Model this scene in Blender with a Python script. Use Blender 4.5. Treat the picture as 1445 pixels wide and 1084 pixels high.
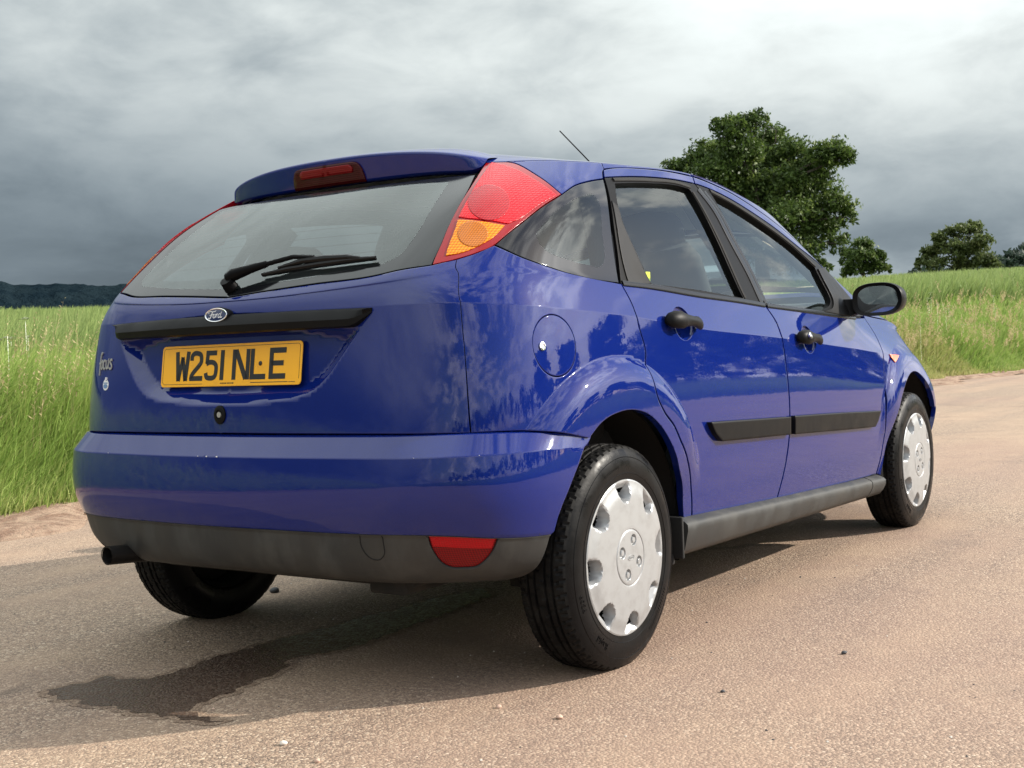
import bpy, bmesh, math, random
import numpy as np
from mathutils import Vector, Matrix
from mathutils.geometry import delaunay_2d_cdt
random.seed(7); rng = np.random.default_rng(7)
scene = bpy.context.scene
for o in list(bpy.data.objects): bpy.data.objects.remove(o)
rad = math.radians

# ------------------------------------------------------------------ camera
CAM_POS = (-2.8267, -2.4215, 0.8499); CAM_YAW, CAM_PITCH, CAM_ROLL, CAM_F = rad(34.2275), rad(-1.7118), rad(-2.2814), 1747.96
cam_data = bpy.data.cameras.new('camera'); cam = bpy.data.objects.new('camera', cam_data); scene.collection.objects.link(cam)
fw = Vector((math.cos(CAM_PITCH)*math.cos(CAM_YAW), math.cos(CAM_PITCH)*math.sin(CAM_YAW), math.sin(CAM_PITCH)))
rt = Vector((math.sin(CAM_YAW), -math.cos(CAM_YAW), 0)); up = rt.cross(fw)
r2 = rt*math.cos(CAM_ROLL) + up*math.sin(CAM_ROLL); u2 = up*math.cos(CAM_ROLL) - rt*math.sin(CAM_ROLL)
M = Matrix((r2, u2, -fw)).transposed().to_4x4(); M.translation = Vector(CAM_POS); cam.matrix_world = M
cam_data.sensor_width = 36; cam_data.lens = CAM_F/1445*36; cam_data.clip_start = .05; cam_data.clip_end = 20000
cam_data.dof.use_dof = True; cam_data.dof.focus_distance = 3.5; cam_data.dof.aperture_fstop = 20
scene.camera = cam

# ------------------------------------------------------------------ sun, sky
SUN_AZ, SUN_EL = rad(-49), rad(28)
sun_dir = Vector((math.cos(SUN_EL)*math.cos(SUN_AZ), math.cos(SUN_EL)*math.sin(SUN_AZ), math.sin(SUN_EL)))
sl = bpy.data.lights.new('sun', 'SUN'); sl.energy = 4.8; sl.angle = rad(.6); sl.color = (1, .93, .82)
so = bpy.data.objects.new('sun', sl); scene.collection.objects.link(so); so.rotation_euler = (-sun_dir).to_track_quat('-Z', 'Y').to_euler(); so.location = (8, -9, 10)
EXPOSURE = 0.56
scene.view_settings.view_transform = 'Standard'; scene.view_settings.look = 'None'; scene.view_settings.exposure = EXPOSURE; scene.view_settings.gamma = 1
world = bpy.data.worlds.new('World'); scene.world = world; world.use_nodes = True
class NT:
    """small helper to wire node trees"""
    def __init__(s, tree): s.t = tree; s.n = tree.nodes; s.l = tree.links; s.n.clear()
    def add(s, typ, **kw):
        n = s.n.new(typ)
        for k, v in kw.items():
            if k.startswith('_'): setattr(n, k[1:], v)
        return n
    def put(s, sock, val):
        if isinstance(val, bpy.types.NodeSocket): s.l.new(val, sock)
        elif val is not None:
            if isinstance(val, (int, float)) and getattr(sock, 'type', '') == 'RGBA': val = (val, val, val, 1)
            if isinstance(val, (int, float)) and getattr(sock, 'type', '') == 'VECTOR': val = (val, val, val)
            sock.default_value = val
    def math(s, op, a, b=None, c=None, clamp=False):
        n = s.n.new('ShaderNodeMath'); n.operation = op; n.use_clamp = clamp
        for i, v in enumerate((a, b, c)):
            if v is not None: s.put(n.inputs[i], v)
        return n.outputs[0]
    def vec(s, op, a, b=None):
        n = s.n.new('ShaderNodeVectorMath'); n.operation = op; s.put(n.inputs[0], a)
        if b is not None: s.put(n.inputs[3] if op == 'SCALE' else n.inputs[1], b)
        return n.outputs['Value'] if op in ('DOT_PRODUCT', 'LENGTH') else n.outputs[0]
    def mix(s, f, a, b, mode='MIX'):
        n = s.n.new('ShaderNodeMix'); n.data_type = 'RGBA'; n.blend_type = mode
        s.put(n.inputs[0], f); s.put(n.inputs[6], a); s.put(n.inputs[7], b); return n.outputs[2]
    def range(s, v, a, b, c=0., d=1., smooth=True):
        n = s.n.new('ShaderNodeMapRange'); n.interpolation_type = 'SMOOTHSTEP' if smooth else 'LINEAR'
        for i, q in enumerate((v, a, b, c, d)): s.put(n.inputs[i], q)
        return n.outputs[0]
    def noise(s, vec, scale, detail=4, rough=.5, dist=0., dims='3D', typ=None):
        n = s.n.new('ShaderNodeTexNoise'); n.noise_dimensions = dims
        if typ: n.noise_type = typ
        s.put(n.inputs['Vector'], vec); s.put(n.inputs['Scale'], scale); s.put(n.inputs['Detail'], detail); s.put(n.inputs['Roughness'], rough); s.put(n.inputs['Distortion'], dist)
        return n.outputs['Fac']
    def voro(s, vec, scale, feature='F1', out='Distance', rnd=1.):
        n = s.n.new('ShaderNodeTexVoronoi'); n.feature = feature; s.put(n.inputs['Vector'], vec); s.put(n.inputs['Scale'], scale); s.put(n.inputs['Randomness'], rnd); return n.outputs[out]
    def ramp(s, v, pts):
        n = s.n.new('ShaderNodeValToRGB'); e = n.color_ramp.elements
        while len(e) < len(pts): e.new(.5)
        for k, (p, col) in zip(e, pts): k.position = p; k.color = (*col, 1) if len(col) == 3 else col
        s.put(n.inputs[0], v); return n.outputs[0]
    def comb(s, x, y, z):
        n = s.n.new('ShaderNodeCombineXYZ')
        for i, q in enumerate((x, y, z)): s.put(n.inputs[i], q)
        return n.outputs[0]
    def sep(s, v):
        n = s.n.new('ShaderNodeSeparateXYZ'); s.put(n.inputs[0], v); return n.outputs
    def bump(s, h, strength=.3, dist=.01, normal=None):
        n = s.n.new('ShaderNodeBump'); s.put(n.inputs['Height'], h); n.inputs['Strength'].default_value = strength; n.inputs['Distance'].default_value = dist
        if normal is not None: s.put(n.inputs['Normal'], normal)
        return n.outputs[0]
t = NT(world.node_tree)
tc = t.add('ShaderNodeTexCoord'); d = t.vec('NORMALIZE', tc.outputs['Generated']); dx, dy, dz = t.sep(d)
sky = t.add('ShaderNodeTexSky', _sky_type='NISHITA', _sun_disc=False, _sun_elevation=SUN_EL, _sun_rotation=rad(90)-SUN_AZ, _altitude=80., _air_density=1., _dust_density=1.2, _ozone_density=1.)
cp = t.vec('MULTIPLY', d, (1., 1., 2.3))
n1 = t.noise(cp, 2.7, 8, .54, .35); n2 = t.noise(t.vec('ADD', cp, (7.3, 2.1, 4.)), 9.5, 8, .56, .3); n3 = t.noise(t.vec('ADD', cp, (1.3, 9.1, 2.)), 1.7, 4, .5, .1)
# thick grey cloud over the fields ahead and to the left, breaking into white cloud and blue towards the sun
ahead = t.vec('DOT_PRODUCT', d, (math.cos(rad(100)), math.sin(rad(100)), 0.))
deckw = t.range(ahead, -.42, .02)
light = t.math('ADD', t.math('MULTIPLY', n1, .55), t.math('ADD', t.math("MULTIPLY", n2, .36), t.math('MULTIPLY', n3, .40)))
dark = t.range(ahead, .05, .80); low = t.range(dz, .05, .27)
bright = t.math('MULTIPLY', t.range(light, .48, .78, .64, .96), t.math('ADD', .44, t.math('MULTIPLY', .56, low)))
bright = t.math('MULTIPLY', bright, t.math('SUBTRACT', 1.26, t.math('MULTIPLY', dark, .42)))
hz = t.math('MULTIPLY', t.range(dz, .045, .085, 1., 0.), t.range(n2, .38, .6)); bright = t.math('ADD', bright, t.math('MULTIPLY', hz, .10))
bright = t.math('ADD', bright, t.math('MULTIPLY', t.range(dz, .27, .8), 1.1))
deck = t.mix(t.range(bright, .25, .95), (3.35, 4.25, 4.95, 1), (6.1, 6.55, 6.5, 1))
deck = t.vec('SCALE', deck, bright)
cov = t.range(t.math('ADD', n1, t.math('MULTIPLY', t.math('SUBTRACT', n2, .5), .5)), .40, .60)
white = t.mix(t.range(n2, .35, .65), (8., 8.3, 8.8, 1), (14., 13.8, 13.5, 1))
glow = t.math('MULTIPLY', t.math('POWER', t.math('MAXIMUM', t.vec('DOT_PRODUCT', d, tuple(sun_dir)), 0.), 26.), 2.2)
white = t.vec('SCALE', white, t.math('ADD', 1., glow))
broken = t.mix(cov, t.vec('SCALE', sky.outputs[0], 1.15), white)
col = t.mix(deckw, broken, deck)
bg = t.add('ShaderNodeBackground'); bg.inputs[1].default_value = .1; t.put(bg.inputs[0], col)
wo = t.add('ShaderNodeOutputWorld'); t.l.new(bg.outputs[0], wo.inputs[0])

# ------------------------------------------------------------------ materials
MATS = {}
def material(name, base=(.5, .5, .5), rough=.5, metal=0., coat=0., coat_rough=.03, spec=.5, **kw):
    m = bpy.data.materials.new(name); m.use_nodes = True; T = NT(m.node_tree)
    b = T.add('ShaderNodeBsdfPrincipled'); o = T.add('ShaderNodeOutputMaterial'); T.l.new(b.outputs[0], o.inputs[0])
    b.inputs['Base Color'].default_value = (*base, 1); b.inputs['Roughness'].default_value = rough; b.inputs['Metallic'].default_value = metal
    b.inputs['Coat Weight'].default_value = coat; b.inputs['Coat Roughness'].default_value = coat_rough; b.inputs['Specular IOR Level'].default_value = spec
    for k, v in kw.items(): b.inputs[k].default_value = v
    MATS[name] = m; m['t'] = 0
    return m, T, b, o
def objc(T): return T.add('ShaderNodeTexCoord').outputs['Object']
# blue body paint with orange peel, dust and small chips
m, T, b, o = material('blue_paint', (.004, .007, .13), .5, 0., 1., .02, spec=.0)
oc = objc(T); fl = T.noise(oc, 900, 1, .5); dust = T.noise(oc, 6, 5, .6); sp = T.voro(oc, 60)
z = T.sep(oc)[2]
colr = T.mix(T.range(fl, .35, .7), (.0034, .0115, .112, 1), (.0054, .0170, .160, 1))
dirt = T.math('MULTIPLY', T.math('MULTIPLY', T.range(dust, .45, .75), T.range(z, .75, .35)), .035)
colr = T.mix(dirt, colr, (.19, .16, .13, 1)); T.put(b.inputs['Base Color'], colr)
T.put(b.inputs['Coat Roughness'], T.math('ADD', .018, T.math('MULTIPLY', T.range(dust, .4, .8), .05)))
pe = T.noise(oc, 55, 2, .5); T.put(b.inputs['Coat Normal'], T.bump(pe, .02, .003))
big = T.noise(oc, 3.2, 2, .5); 
def plain(name, base, rough, **kw): return material(name, base, rough, **kw)
# black plastic (mouldings, handles) with faint grain
m, T, b, o = material('black_plastic', (.0065, .0065, .007), .48, spec=.10); oc = objc(T)
T.put(b.inputs['Normal'], T.bump(T.noise(oc, 700, 2), .12, .001)); T.put(b.inputs['Roughness'], T.range(T.noise(oc, 9, 4), .3, .7, .36, .52))
# weathered grey plastic (bumper skirt, sills)
m, T, b, o = material('grey_plastic', (.06, .06, .06), .5, spec=.2); oc = objc(T)
st = T.noise(T.vec('MULTIPLY', oc, (1., 1., .35)), 14, 6, .65); s2 = T.noise(oc, 3.5, 4, .6)
cg = T.mix(T.range(st, .42, .68), (.034, .035, .035, 1), (.054, .055, .054, 1)); cg = T.mix(T.math('MULTIPLY', T.range(s2, .45, .7), .45), cg, (.062, .057, .050, 1)); T.put(b.inputs['Base Color'], cg)
T.put(b.inputs['Normal'], T.bump(T.noise(oc, 600, 2), .12, .001)); T.put(b.inputs['Roughness'], T.range(st, .3, .7, .42, .6))
plain('trim_black', (.004, .004, .0045), .25, spec=.2); plain('trim_satin', (.0055, .0055, .006), .36, spec=.05); plain('rubber_seal', (.012, .012, .012), .6)
plain('gap_black', (.004, .004, .004), .9); plain('liner_black', (.006, .006, .006), .85)
m, T, b, o = material('underbody', (.012, .011, .010), .85); oc = objc(T); T.put(b.inputs['Base Color'], T.mix(T.range(T.noise(oc, 8, 5), .4, .7), (.006, .006, .006, 1), (.03, .024, .018, 1)))
# tyre rubber: dressed sidewall, dusty tread
m, T, b, o = material('tyre_rubber', (.008, .008, .008), .38, spec=.12); oc = objc(T); nn = T.noise(oc, 18, 5, .6); rr = T.vec('LENGTH', T.vec('MULTIPLY', oc, (1., 0., 1.)))
tread = T.range(rr, .281, .287); cg = T.mix(T.math('MULTIPLY', tread, T.range(nn, .35, .75)), (.0045, .0045, .005, 1), (.015, .0145, .0135, 1)); T.put(b.inputs['Base Color'], cg)
T.put(b.inputs['Roughness'], T.mix(tread, T.range(T.noise(oc, 10, 4, .6), .35, .65, .22, .52), .6)); T.put(b.inputs['Normal'], T.bump(T.noise(oc, 160, 3), .15, .002))
m, T, b, o = material('wheel_silver', (.42, .43, .44), .40, .35, .15, .2); oc = objc(T)
T.put(b.inputs['Base Color'], T.mix(T.range(T.noise(oc, 30, 5, .65), .42, .75), (.34, .35, .36, 1), (.29, .295, .30, 1)))
plain('wheel_steel', (.018, .018, .018), .55, metal=.4); plain('chrome', (.8, .8, .81), .08, metal=1.); plain('brake_disc', (.08, .07, .065), .5, metal=.7)
plain('exhaust_metal', (.02, .018, .017), .5, metal=.6); plain('interior_dark', (.030, .031, .033), .8); plain('headliner', (.50, .50, .48), .9); plain('seat_fabric', (.016, .017, .019), .9)
plain('badge_blue', (.006, .014, .075), .2, coat=1.); plain('white_print', (.75, .76, .77), .4); plain('silver_letter', (.40, .39, .37), .35, metal=.4)
m, T, b, o = material('plate_yellow', (.80, .36, .006), .32, coat=.3, coat_rough=.1); oc = objc(T)
T.put(b.inputs['Base Color'], T.mix(T.range(T.noise(oc, 25, 5, .6), .5, .8), (.88, .43, .004, 1), (.76, .36, .010, 1)))
plain('plate_black', (.012, .012, .013), .4); plain('frit', (.007, .0075, .009), .08, spec=.5); plain('sticker_green', (.55, .65, .05), .5)
plain('sticker_blue', (.12, .22, .42), .4)
def glass_mat(name, tint, dustw=.035, refl=1.0):
    m = bpy.data.materials.new(name); m.use_nodes = True; T = NT(m.node_tree); o = T.add('ShaderNodeOutputMaterial')
    tr = T.add('ShaderNodeBsdfTransparent'); tr.inputs[0].default_value = (*tint, 1)
    gl = T.add('ShaderNodeBsdfGlossy'); gl.inputs['Roughness'].default_value = .0; gl.inputs['Color'].default_value = (.95, 1., .99, 1)
    df = T.add('ShaderNodeBsdfDiffuse'); df.inputs[0].default_value = (.45, .50, .48, 1)
    fr = T.add('ShaderNodeFresnel'); fr.inputs[0].default_value = 1.62
    oc = objc(T); dn = T.range(T.noise(oc, 3, 6, .6), .3, .75, dustw*.5, dustw*1.6)
    m1 = T.add('ShaderNodeMixShader'); T.put(m1.inputs[0], dn); T.l.new(tr.outputs[0], m1.inputs[1]); T.l.new(df.outputs[0], m1.inputs[2])
    m2 = T.add('ShaderNodeMixShader'); T.put(m2.inputs[0], T.math('MULTIPLY', fr.outputs[0], 1.5*refl, clamp=True)); T.l.new(m1.outputs[0], m2.inputs[1]); T.l.new(gl.outputs[0], m2.inputs[2]); T.l.new(m2.outputs[0], o.inputs[0])
    MATS[name] = m
glass_mat('window_glass', (.90, 1., .97), .003, .52); glass_mat('rear_glass', (.93, 1., .98), .004, .74); glass_mat('clear_cover', (.9, .9, .9), .01)
def lens_mat(name, deep, bright, scale, trans, coat=.6):
    m = bpy.data.materials.new(name); m.use_nodes = True; T = NT(m.node_tree); o = T.add('ShaderNodeOutputMaterial')
    b = T.add('ShaderNodeBsdfPrincipled'); b.inputs['Roughness'].default_value = .25; b.inputs['Specular IOR Level'].default_value = .15; b.inputs['Coat Weight'].default_value = coat; b.inputs['Coat Roughness'].default_value = .02
    oc = objc(T); w = T.add('ShaderNodeTexWave'); w.wave_type = 'BANDS'; w.bands_direction = 'Z'; T.put(w.inputs['Vector'], oc); w.inputs['Scale'].default_value = scale; w.inputs['Distortion'].default_value = .0
    w2 = T.add('ShaderNodeTexWave'); w2.bands_direction = 'Y'; T.put(w2.inputs['Vector'], oc); w2.inputs['Scale'].default_value = scale*1.1
    h = T.math('MULTIPLY', T.math('ADD', w.outputs['Fac'], w2.outputs['Fac']), .5)
    T.put(b.inputs['Base Color'], T.mix(h, (*deep, 1), (*bright, 1))); T.put(b.inputs['Normal'], T.bump(h, .5, .002))
    tr = T.add('ShaderNodeBsdfTransparent'); tr.inputs[0].default_value = (*bright, 1)
    mx = T.add('ShaderNodeMixShader'); mx.inputs[0].default_value = trans; T.l.new(b.outputs[0], mx.inputs[1]); T.l.new(tr.outputs[0], mx.inputs[2]); T.l.new(mx.outputs[0], o.inputs[0]); MATS[name] = m
lens_mat('lens_red', (.42, .003, .010), (1., .010, .022), 46, .15, .35); lens_mat('lens_amber', (.48, .11, .0), (1., .34, .010), 46, .15, .35); lens_mat('lens_dark_red', (.030, .002, .003), (.06, .003, .005), 60, .05, .25); lens_mat('lens_bowl', (.26, .004, .010), (.55, .01, .02), 60, .2); lens_mat('lens_bowl_amber', (.32, .085, .0), (.62, .19, .008), 60, .2); lens_mat('lens_stop', (.16, .003, .006), (.20, .005, .008), 60, .05, .25); lens_mat('lens_fog', (.08, .0005, .002), (.26, .002, .005), 60, .05, .25); lens_mat('lens_fog_top', (.34, .002, .005), (.46, .003, .008), 60, .05, .25)
plain('lens_rim', (.24, .004, .008), .2, coat=.35, spec=.2); plain('lens_orange', (.85, .14, .01), .3, coat=1.)
m, T, b, o = material('mirror_glass', (.55, .58, .6), .03, 1.)

# ------------------------------------------------------------------ object helpers
COL = scene.collection
def tag(o, label=None, cat=None, group=None, kind=None):
    for k, v in (('label', label), ('category', cat), ('group', group), ('kind', kind)):
        if v: o[k] = v
    return o
def empty(name, loc=(0, 0, 0)):
    o = bpy.data.objects.new(name, None); COL.objects.link(o); o.location = loc; o.empty_display_size = .2; return o
def mesh_obj(name, verts, faces, mats, parent=None, smooth=True, normals=None, midx=None, loc=None):
    me = bpy.data.meshes.new(name); me.from_pydata([tuple(map(float, v)) for v in verts], [], [tuple(int(i) for i in f) for f in faces])
    for mm in ([mats] if isinstance(mats, str) else mats): me.materials.append(MATS[mm])
    if midx is not None: me.polygons.foreach_set('material_index', np.asarray(midx, np.int32))
    me.polygons.foreach_set('use_smooth', np.full(len(me.polygons), bool(smooth)))
    me.update()
    if normals is not None: me.normals_split_custom_set_from_vertices([tuple(map(float, n)) for n in normals])
    o = bpy.data.objects.new(name, me); COL.objects.link(o)
    if parent is not None: o.parent = parent
    if loc is not None: o.location = loc
    return o
def autosmooth(o, deg=35):
    me = o.data; bm = bmesh.new(); bm.from_mesh(me); c = math.cos(rad(deg))
    for e in bm.edges:
        e.smooth = not (len(e.link_faces) == 2 and e.link_faces[0].normal.dot(e.link_faces[1].normal) < c)
    bm.to_mesh(me); bm.free(); return o
def ysign(side): return -1. if side == 'R' else 1.
class MB:
    def __init__(s): s.v = []; s.f = []; s.m = []
    def add(s, v, f, m=0):
        b = len(s.v); s.v += [tuple(p) for p in v]; s.f += [tuple(i+b for i in q) for q in f]; s.m += [m]*len(f); return s
    def box(s, c, size, rot=None, m=0, bev=0.):
        hx, hy, hz = (q/2 for q in size)
        if bev <= 0:
            P = [(x*hx, y*hy, z*hz) for x in (-1, 1) for y in (-1, 1) for z in (-1, 1)]
            F = [(0, 1, 3, 2), (4, 6, 7, 5), (0, 4, 5, 1), (2, 3, 7, 6), (0, 2, 6, 4), (1, 5, 7, 3)]
        else:
            bm = bmesh.new(); bmesh.ops.create_cube(bm, size=1.); bmesh.ops.scale(bm, vec=size, verts=bm.verts)
            bmesh.ops.bevel(bm, geom=list(bm.edges), offset=bev, segments=3, affect='EDGES', profile=.5)
            bm.verts.index_update(); P = [tuple(v.co) for v in bm.verts]; F = [tuple(v.index for v in f.verts) for f in bm.faces]; bm.free()
        R = rot if rot is not None else Matrix.Identity(3)
        return s.add([tuple(R @ Vector(p) + Vector(c)) for p in P], F, m)
    def loft(s, rings, closed=True, cap0=False, cap1=False, m=0):
        n = len(rings[0]); V = [p for r in rings for p in r]; F = []
        for i in range(len(rings)-1):
            for j in range(n if closed else n-1):
                k = (j+1) % n; F.append((i*n+j, i*n+k, (i+1)*n+k, (i+1)*n+j))
        if cap0: F.append(tuple(range(n))[::-1])
        if cap1: F.append(tuple((len(rings)-1)*n+j for j in range(n)))
        return s.add(V, F, m)
    def tube(s, pts, r, n=10, m=0, cap=True):
        pts = [Vector(p) for p in pts]; rs = r if isinstance(r, (list, tuple)) else [r]*len(pts); rings = []
        prev = None
        for i, p in enumerate(pts):
            d = (pts[min(i+1, len(pts)-1)]-pts[max(i-1, 0)]).normalized()
            a = prev if prev is not None else (Vector((0, 0, 1)) if abs(d.z) < .9 else Vector((1, 0, 0)))
            a = (a - d*a.dot(d)).normalized(); b = d.cross(a); prev = a
            rings.append([p+(a*math.cos(2*math.pi*k/n)+b*math.sin(2*math.pi*k/n))*rs[i] for k in range(n)])
        return s.loft(rings, True, cap, cap, m)
    def lathe(s, prof, n=64, m=0, c=(0, 0, 0)):
        # prof: (radius, y) about the y axis
        rings = [[(c[0]+r*math.cos(2*math.pi*k/n), c[1]+y, c[2]+r*math.sin(2*math.pi*k/n)) for k in range(n)] for r, y in prof]
        return s.loft(rings, True, False, False, m)
    def mirrored(s):
        q = MB(); q.v = [(x, -y, z) for x, y, z in s.v]; q.f = [f[::-1] for f in s.f]; q.m = list(s.m); return q
    def build(s, name, mats, parent=None, smooth=True, deg=35, loc=None):
        o = mesh_obj(name, s.v, s.f, mats, parent, smooth, None, s.m, loc)
        bm = bmesh.new(); bm.from_mesh(o.data); bmesh.ops.recalc_face_normals(bm, faces=bm.faces); bm.to_mesh(o.data); bm.free()
        return autosmooth(o, deg) if smooth else o
def both(mb, name, mats, parent, **kw):
    """mb built for the right-hand side (y < 0): makes it and its mirror image; parent may be a pair"""
    pr = parent if isinstance(parent, (list, tuple)) else (parent, parent)
    return mb.build(name, mats, pr[0], **kw), mb.mirrored().build(name, mats, pr[1], **kw)

# ------------------------------------------------------------------ body surface
# ---- car body surface: tensor spline nets (metres; x forward, y left, z up, rear axle at x=0) ----
def spline_matrix(n):
    # natural cubic spline through n points at integer knots: second derivatives M = K @ P
    if n < 3: return np.zeros((n, n))
    A = np.zeros((n, n)); B = np.zeros((n, n)); A[0, 0] = A[-1, -1] = 1
    for i in range(1, n-1):
        A[i, i-1] = 1; A[i, i] = 4; A[i, i+1] = 1
        B[i, i-1] = 6; B[i, i] = -12; B[i, i+1] = 6
    return np.linalg.solve(A, B)
def basis(t, n, K):
    t = np.clip(np.asarray(t, float), 0, n-1); i = np.minimum(t.astype(int), n-2); s = t-i
    R = np.zeros((len(t), n)); a = np.arange(len(t))
    R[a, i] += 1-s; R[a, i+1] += s
    return R + ((1-s)**3-(1-s))[:, None]/6*K[i] + (s**3-s)[:, None]/6*K[i+1]
class Net:
    """rows[r][j] = (x, y, z) for the right-hand half written with y positive outward"""
    def __init__(self, rows, creases=()):
        self.P = np.array(rows, float); self.off = 0
        fl = np.array([1, -1, 1.])
        if np.abs(self.P[:, -1, 1]).max() < 1e-6: self.P = np.concatenate([self.P, self.P[:, -2:-5:-1]*fl], 1)   # mirrored past the centre line so that it stays smooth
        if np.abs(self.P[:, 0, 1]).max() < 1e-6: self.P = np.concatenate([self.P[:, 3:0:-1]*fl, self.P], 1); self.off = 3
        self.R, self.J = self.P.shape[:2]; self.umax = len(rows[0])-1
        self.Ku = spline_matrix(self.J)
        cuts = [0] + list(creases) + [self.R-1]
        self.segs = [(a, b, spline_matrix(b-a+1)) for a, b in zip(cuts[:-1], cuts[1:])]
    def ev(self, u, v):
        u = np.asarray(u, float); v = np.asarray(v, float)
        Bu = basis(np.clip(u, -.2 if self.off else 0, self.umax+(.2 if self.J-self.off-1 > self.umax else 0))+self.off, self.J, self.Ku); Bv = np.zeros((len(v), self.R))
        for k, (a, b, K) in enumerate(self.segs):
            m = (v >= a) & (v < b) if k < len(self.segs)-1 else (v >= a)
            if k == 0: m |= v < a
            if m.any():
                t = np.zeros((m.sum(), self.R)); t[:, a:b+1] = basis(v[m]-a, b-a+1, K); Bv[m] = t
        return np.einsum('nr,rjc,nj->nc', Bv, self.P, Bu)
def sstep(a, b, x):
    t = np.clip((x-a)/(b-a), 0, 1); return t*t*(3-2*t)

# body side stations j: 0 rear centre .. 4 tailgate shut line .. 6 corner .. 12 mirror .. 15 front corner .. 18 nose
def row(z, xy):  # z: list or number
    zz = z if isinstance(z, (list, tuple)) else [z]*len(xy)
    return [(x, y, h) for (x, y), h in zip(xy, zz)]
LOW = [
 # R0 z~.27 (bottom, behind the bumper and sill)
 row([.30,.30,.30,.30,.30,.30,.30,.30,.30,.30,.29,.27,.25,.24,.24,.24,.24,.24,.24],
  [(-.60,0),(-.59,.22),(-.575,.44),(-.55,.56),(-.505,.66),(-.435,.735),(-.33,.775),(-.14,.785),(.15,.79),(.5,.795),(.97,.80),(1.45,.80),(1.95,.797),(2.4,.79),(2.75,.785),(3.05,.74),(3.26,.56),(3.37,.3),(3.40,0)]),
 # R1
 row([.47,.47,.47,.47,.47,.47,.47,.47,.47,.47,.46,.44,.42,.41,.41,.41,.41,.41,.41],
  [(-.61,0),(-.605,.22),(-.588,.44),(-.563,.56),(-.517,.66),(-.445,.738),(-.34,.787),(-.14,.812),(.15,.820),(.5,.826),(.97,.830),(1.45,.830),(1.95,.826),(2.4,.818),(2.75,.81),(3.07,.765),(3.30,.58),(3.42,.31),(3.455,0)]),
 # R2
 row([.64,.64,.64,.64,.64,.64,.64,.64,.64,.64,.625,.605,.585,.57,.565,.56,.56,.56,.56],
  [(-.612,0),(-.607,.22),(-.589,.44),(-.566,.56),(-.518,.66),(-.446,.738),(-.34,.790),(-.14,.820),(.15,.830),(.5,.836),(.97,.839),(1.45,.838),(1.95,.834),(2.4,.825),(2.75,.813),(3.08,.768),(3.31,.585),(3.43,.315),(3.465,0)]),
 # R3
 row([.81,.81,.81,.81,.81,.81,.81,.80,.79,.775,.75,.72,.69,.667,.652,.64,.63,.625,.62],
  [(-.604,0),(-.597,.22),(-.575,.44),(-.547,.56),(-.496,.662),(-.424,.736),(-.325,.782),(-.14,.812),(.15,.825),(.5,.832),(.97,.835),(1.45,.834),(1.95,.829),(2.4,.818),(2.75,.80),(3.05,.755),(3.28,.575),(3.40,.31),(3.435,0)]),
 # R4 shoulder crease
 row([.962,.962,.962,.962,.962,.956,.950,.937,.919,.885,.855,.823,.787,.757,.737,.72,.70,.69,.685],
  [(-.590,0),(-.582,.22),(-.553,.44),(-.519,.56),(-.462,.655),(-.393,.718),(-.30,.763),(-.125,.795),(.15,.812),(.5,.822),(.97,.826),(1.45,.825),(1.95,.818),(2.4,.803),(2.75,.782),(3.0,.735),(3.21,.565),(3.33,.30),(3.365,0)]),
 # R5
 row([.985,.987,.994,1.0,1.006,1.006,1.001,.991,.976,.952,.926,.897,.864,.838,.817,.79,.76,.745,.74],
  [(-.583,0),(-.574,.22),(-.541,.44),(-.502,.56),(-.445,.640),(-.371,.703),(-.275,.747),(-.10,.777),(.16,.793),(.5,.802),(.97,.806),(1.45,.805),(1.95,.798),(2.4,.770),(2.75,.74),(2.95,.69),(3.13,.53),(3.23,.28),(3.26,0)]),
 # R6 belt
 row([1.008,1.012,1.026,1.040,1.054,1.060,1.055,1.045,1.032,1.018,.996,.968,.938,.915,.90,.875,.835,.81,.805],
  [(-.569,0),(-.559,.22),(-.522,.44),(-.477,.556),(-.411,.624),(-.333,.684),(-.235,.728),(-.07,.758),(.17,.773),(.5,.782),(.96,.786),(1.45,.785),(1.95,.775),(2.4,.73),(2.75,.69),(2.9,.64),(3.03,.49),(3.12,.26),(3.15,0)]),
]
UPP = [ [ (LOW[5][j]) for j in range(19) ], [ (LOW[6][j]) for j in range(19) ],
 [(-.43,0,1.138),(-.42,.22,1.138),(-.392,.43,1.138),(-.360,.558,1.140),(-.303,.618,1.146),(-.232,.667,1.150),(-.14,.703,1.151),(-.005,.726,1.148),(.2,.738,1.142),(.52,.745,1.132),(.96,.747,1.117),(1.43,.745,1.086),(1.86,.736,1.043),(2.29,.69,1.005),(2.42,.56,1.03),(2.47,.38,1.05),(2.49,.2,1.06),(2.49,.1,1.064),(2.49,0,1.065)],
 [(-.295,0,1.250),(-.285,.21,1.249),(-.257,.40,1.243),(-.233,.528,1.245),(-.175,.592,1.250),(-.10,.630,1.250),(-.025,.660,1.255),(.08,.679,1.259),(.25,.687,1.262),(.55,.691,1.262),(.97,.690,1.255),(1.38,.685,1.227),(1.79,.676,1.172),(2.13,.635,1.107),(2.25,.52,1.145),(2.31,.35,1.17),(2.33,.2,1.185),(2.33,.1,1.19),(2.33,0,1.19)],
 [(-.135,0,1.362),(-.127,.20,1.361),(-.098,.37,1.358),(-.055,.468,1.355),(.003,.520,1.358),(.063,.555,1.362),(.118,.580,1.365),(.19,.597,1.368),(.32,.606,1.376),(.6,.608,1.391),(.98,.606,1.400),(1.34,.602,1.366),(1.68,.596,1.304),(1.95,.565,1.224),(2.05,.45,1.275),(2.11,.3,1.31),(2.13,.18,1.325),(2.14,.09,1.33),(2.14,0,1.33)] ]
LOWN = Net(LOW, creases=(4,)); UPPN = Net(UPP)
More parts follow.
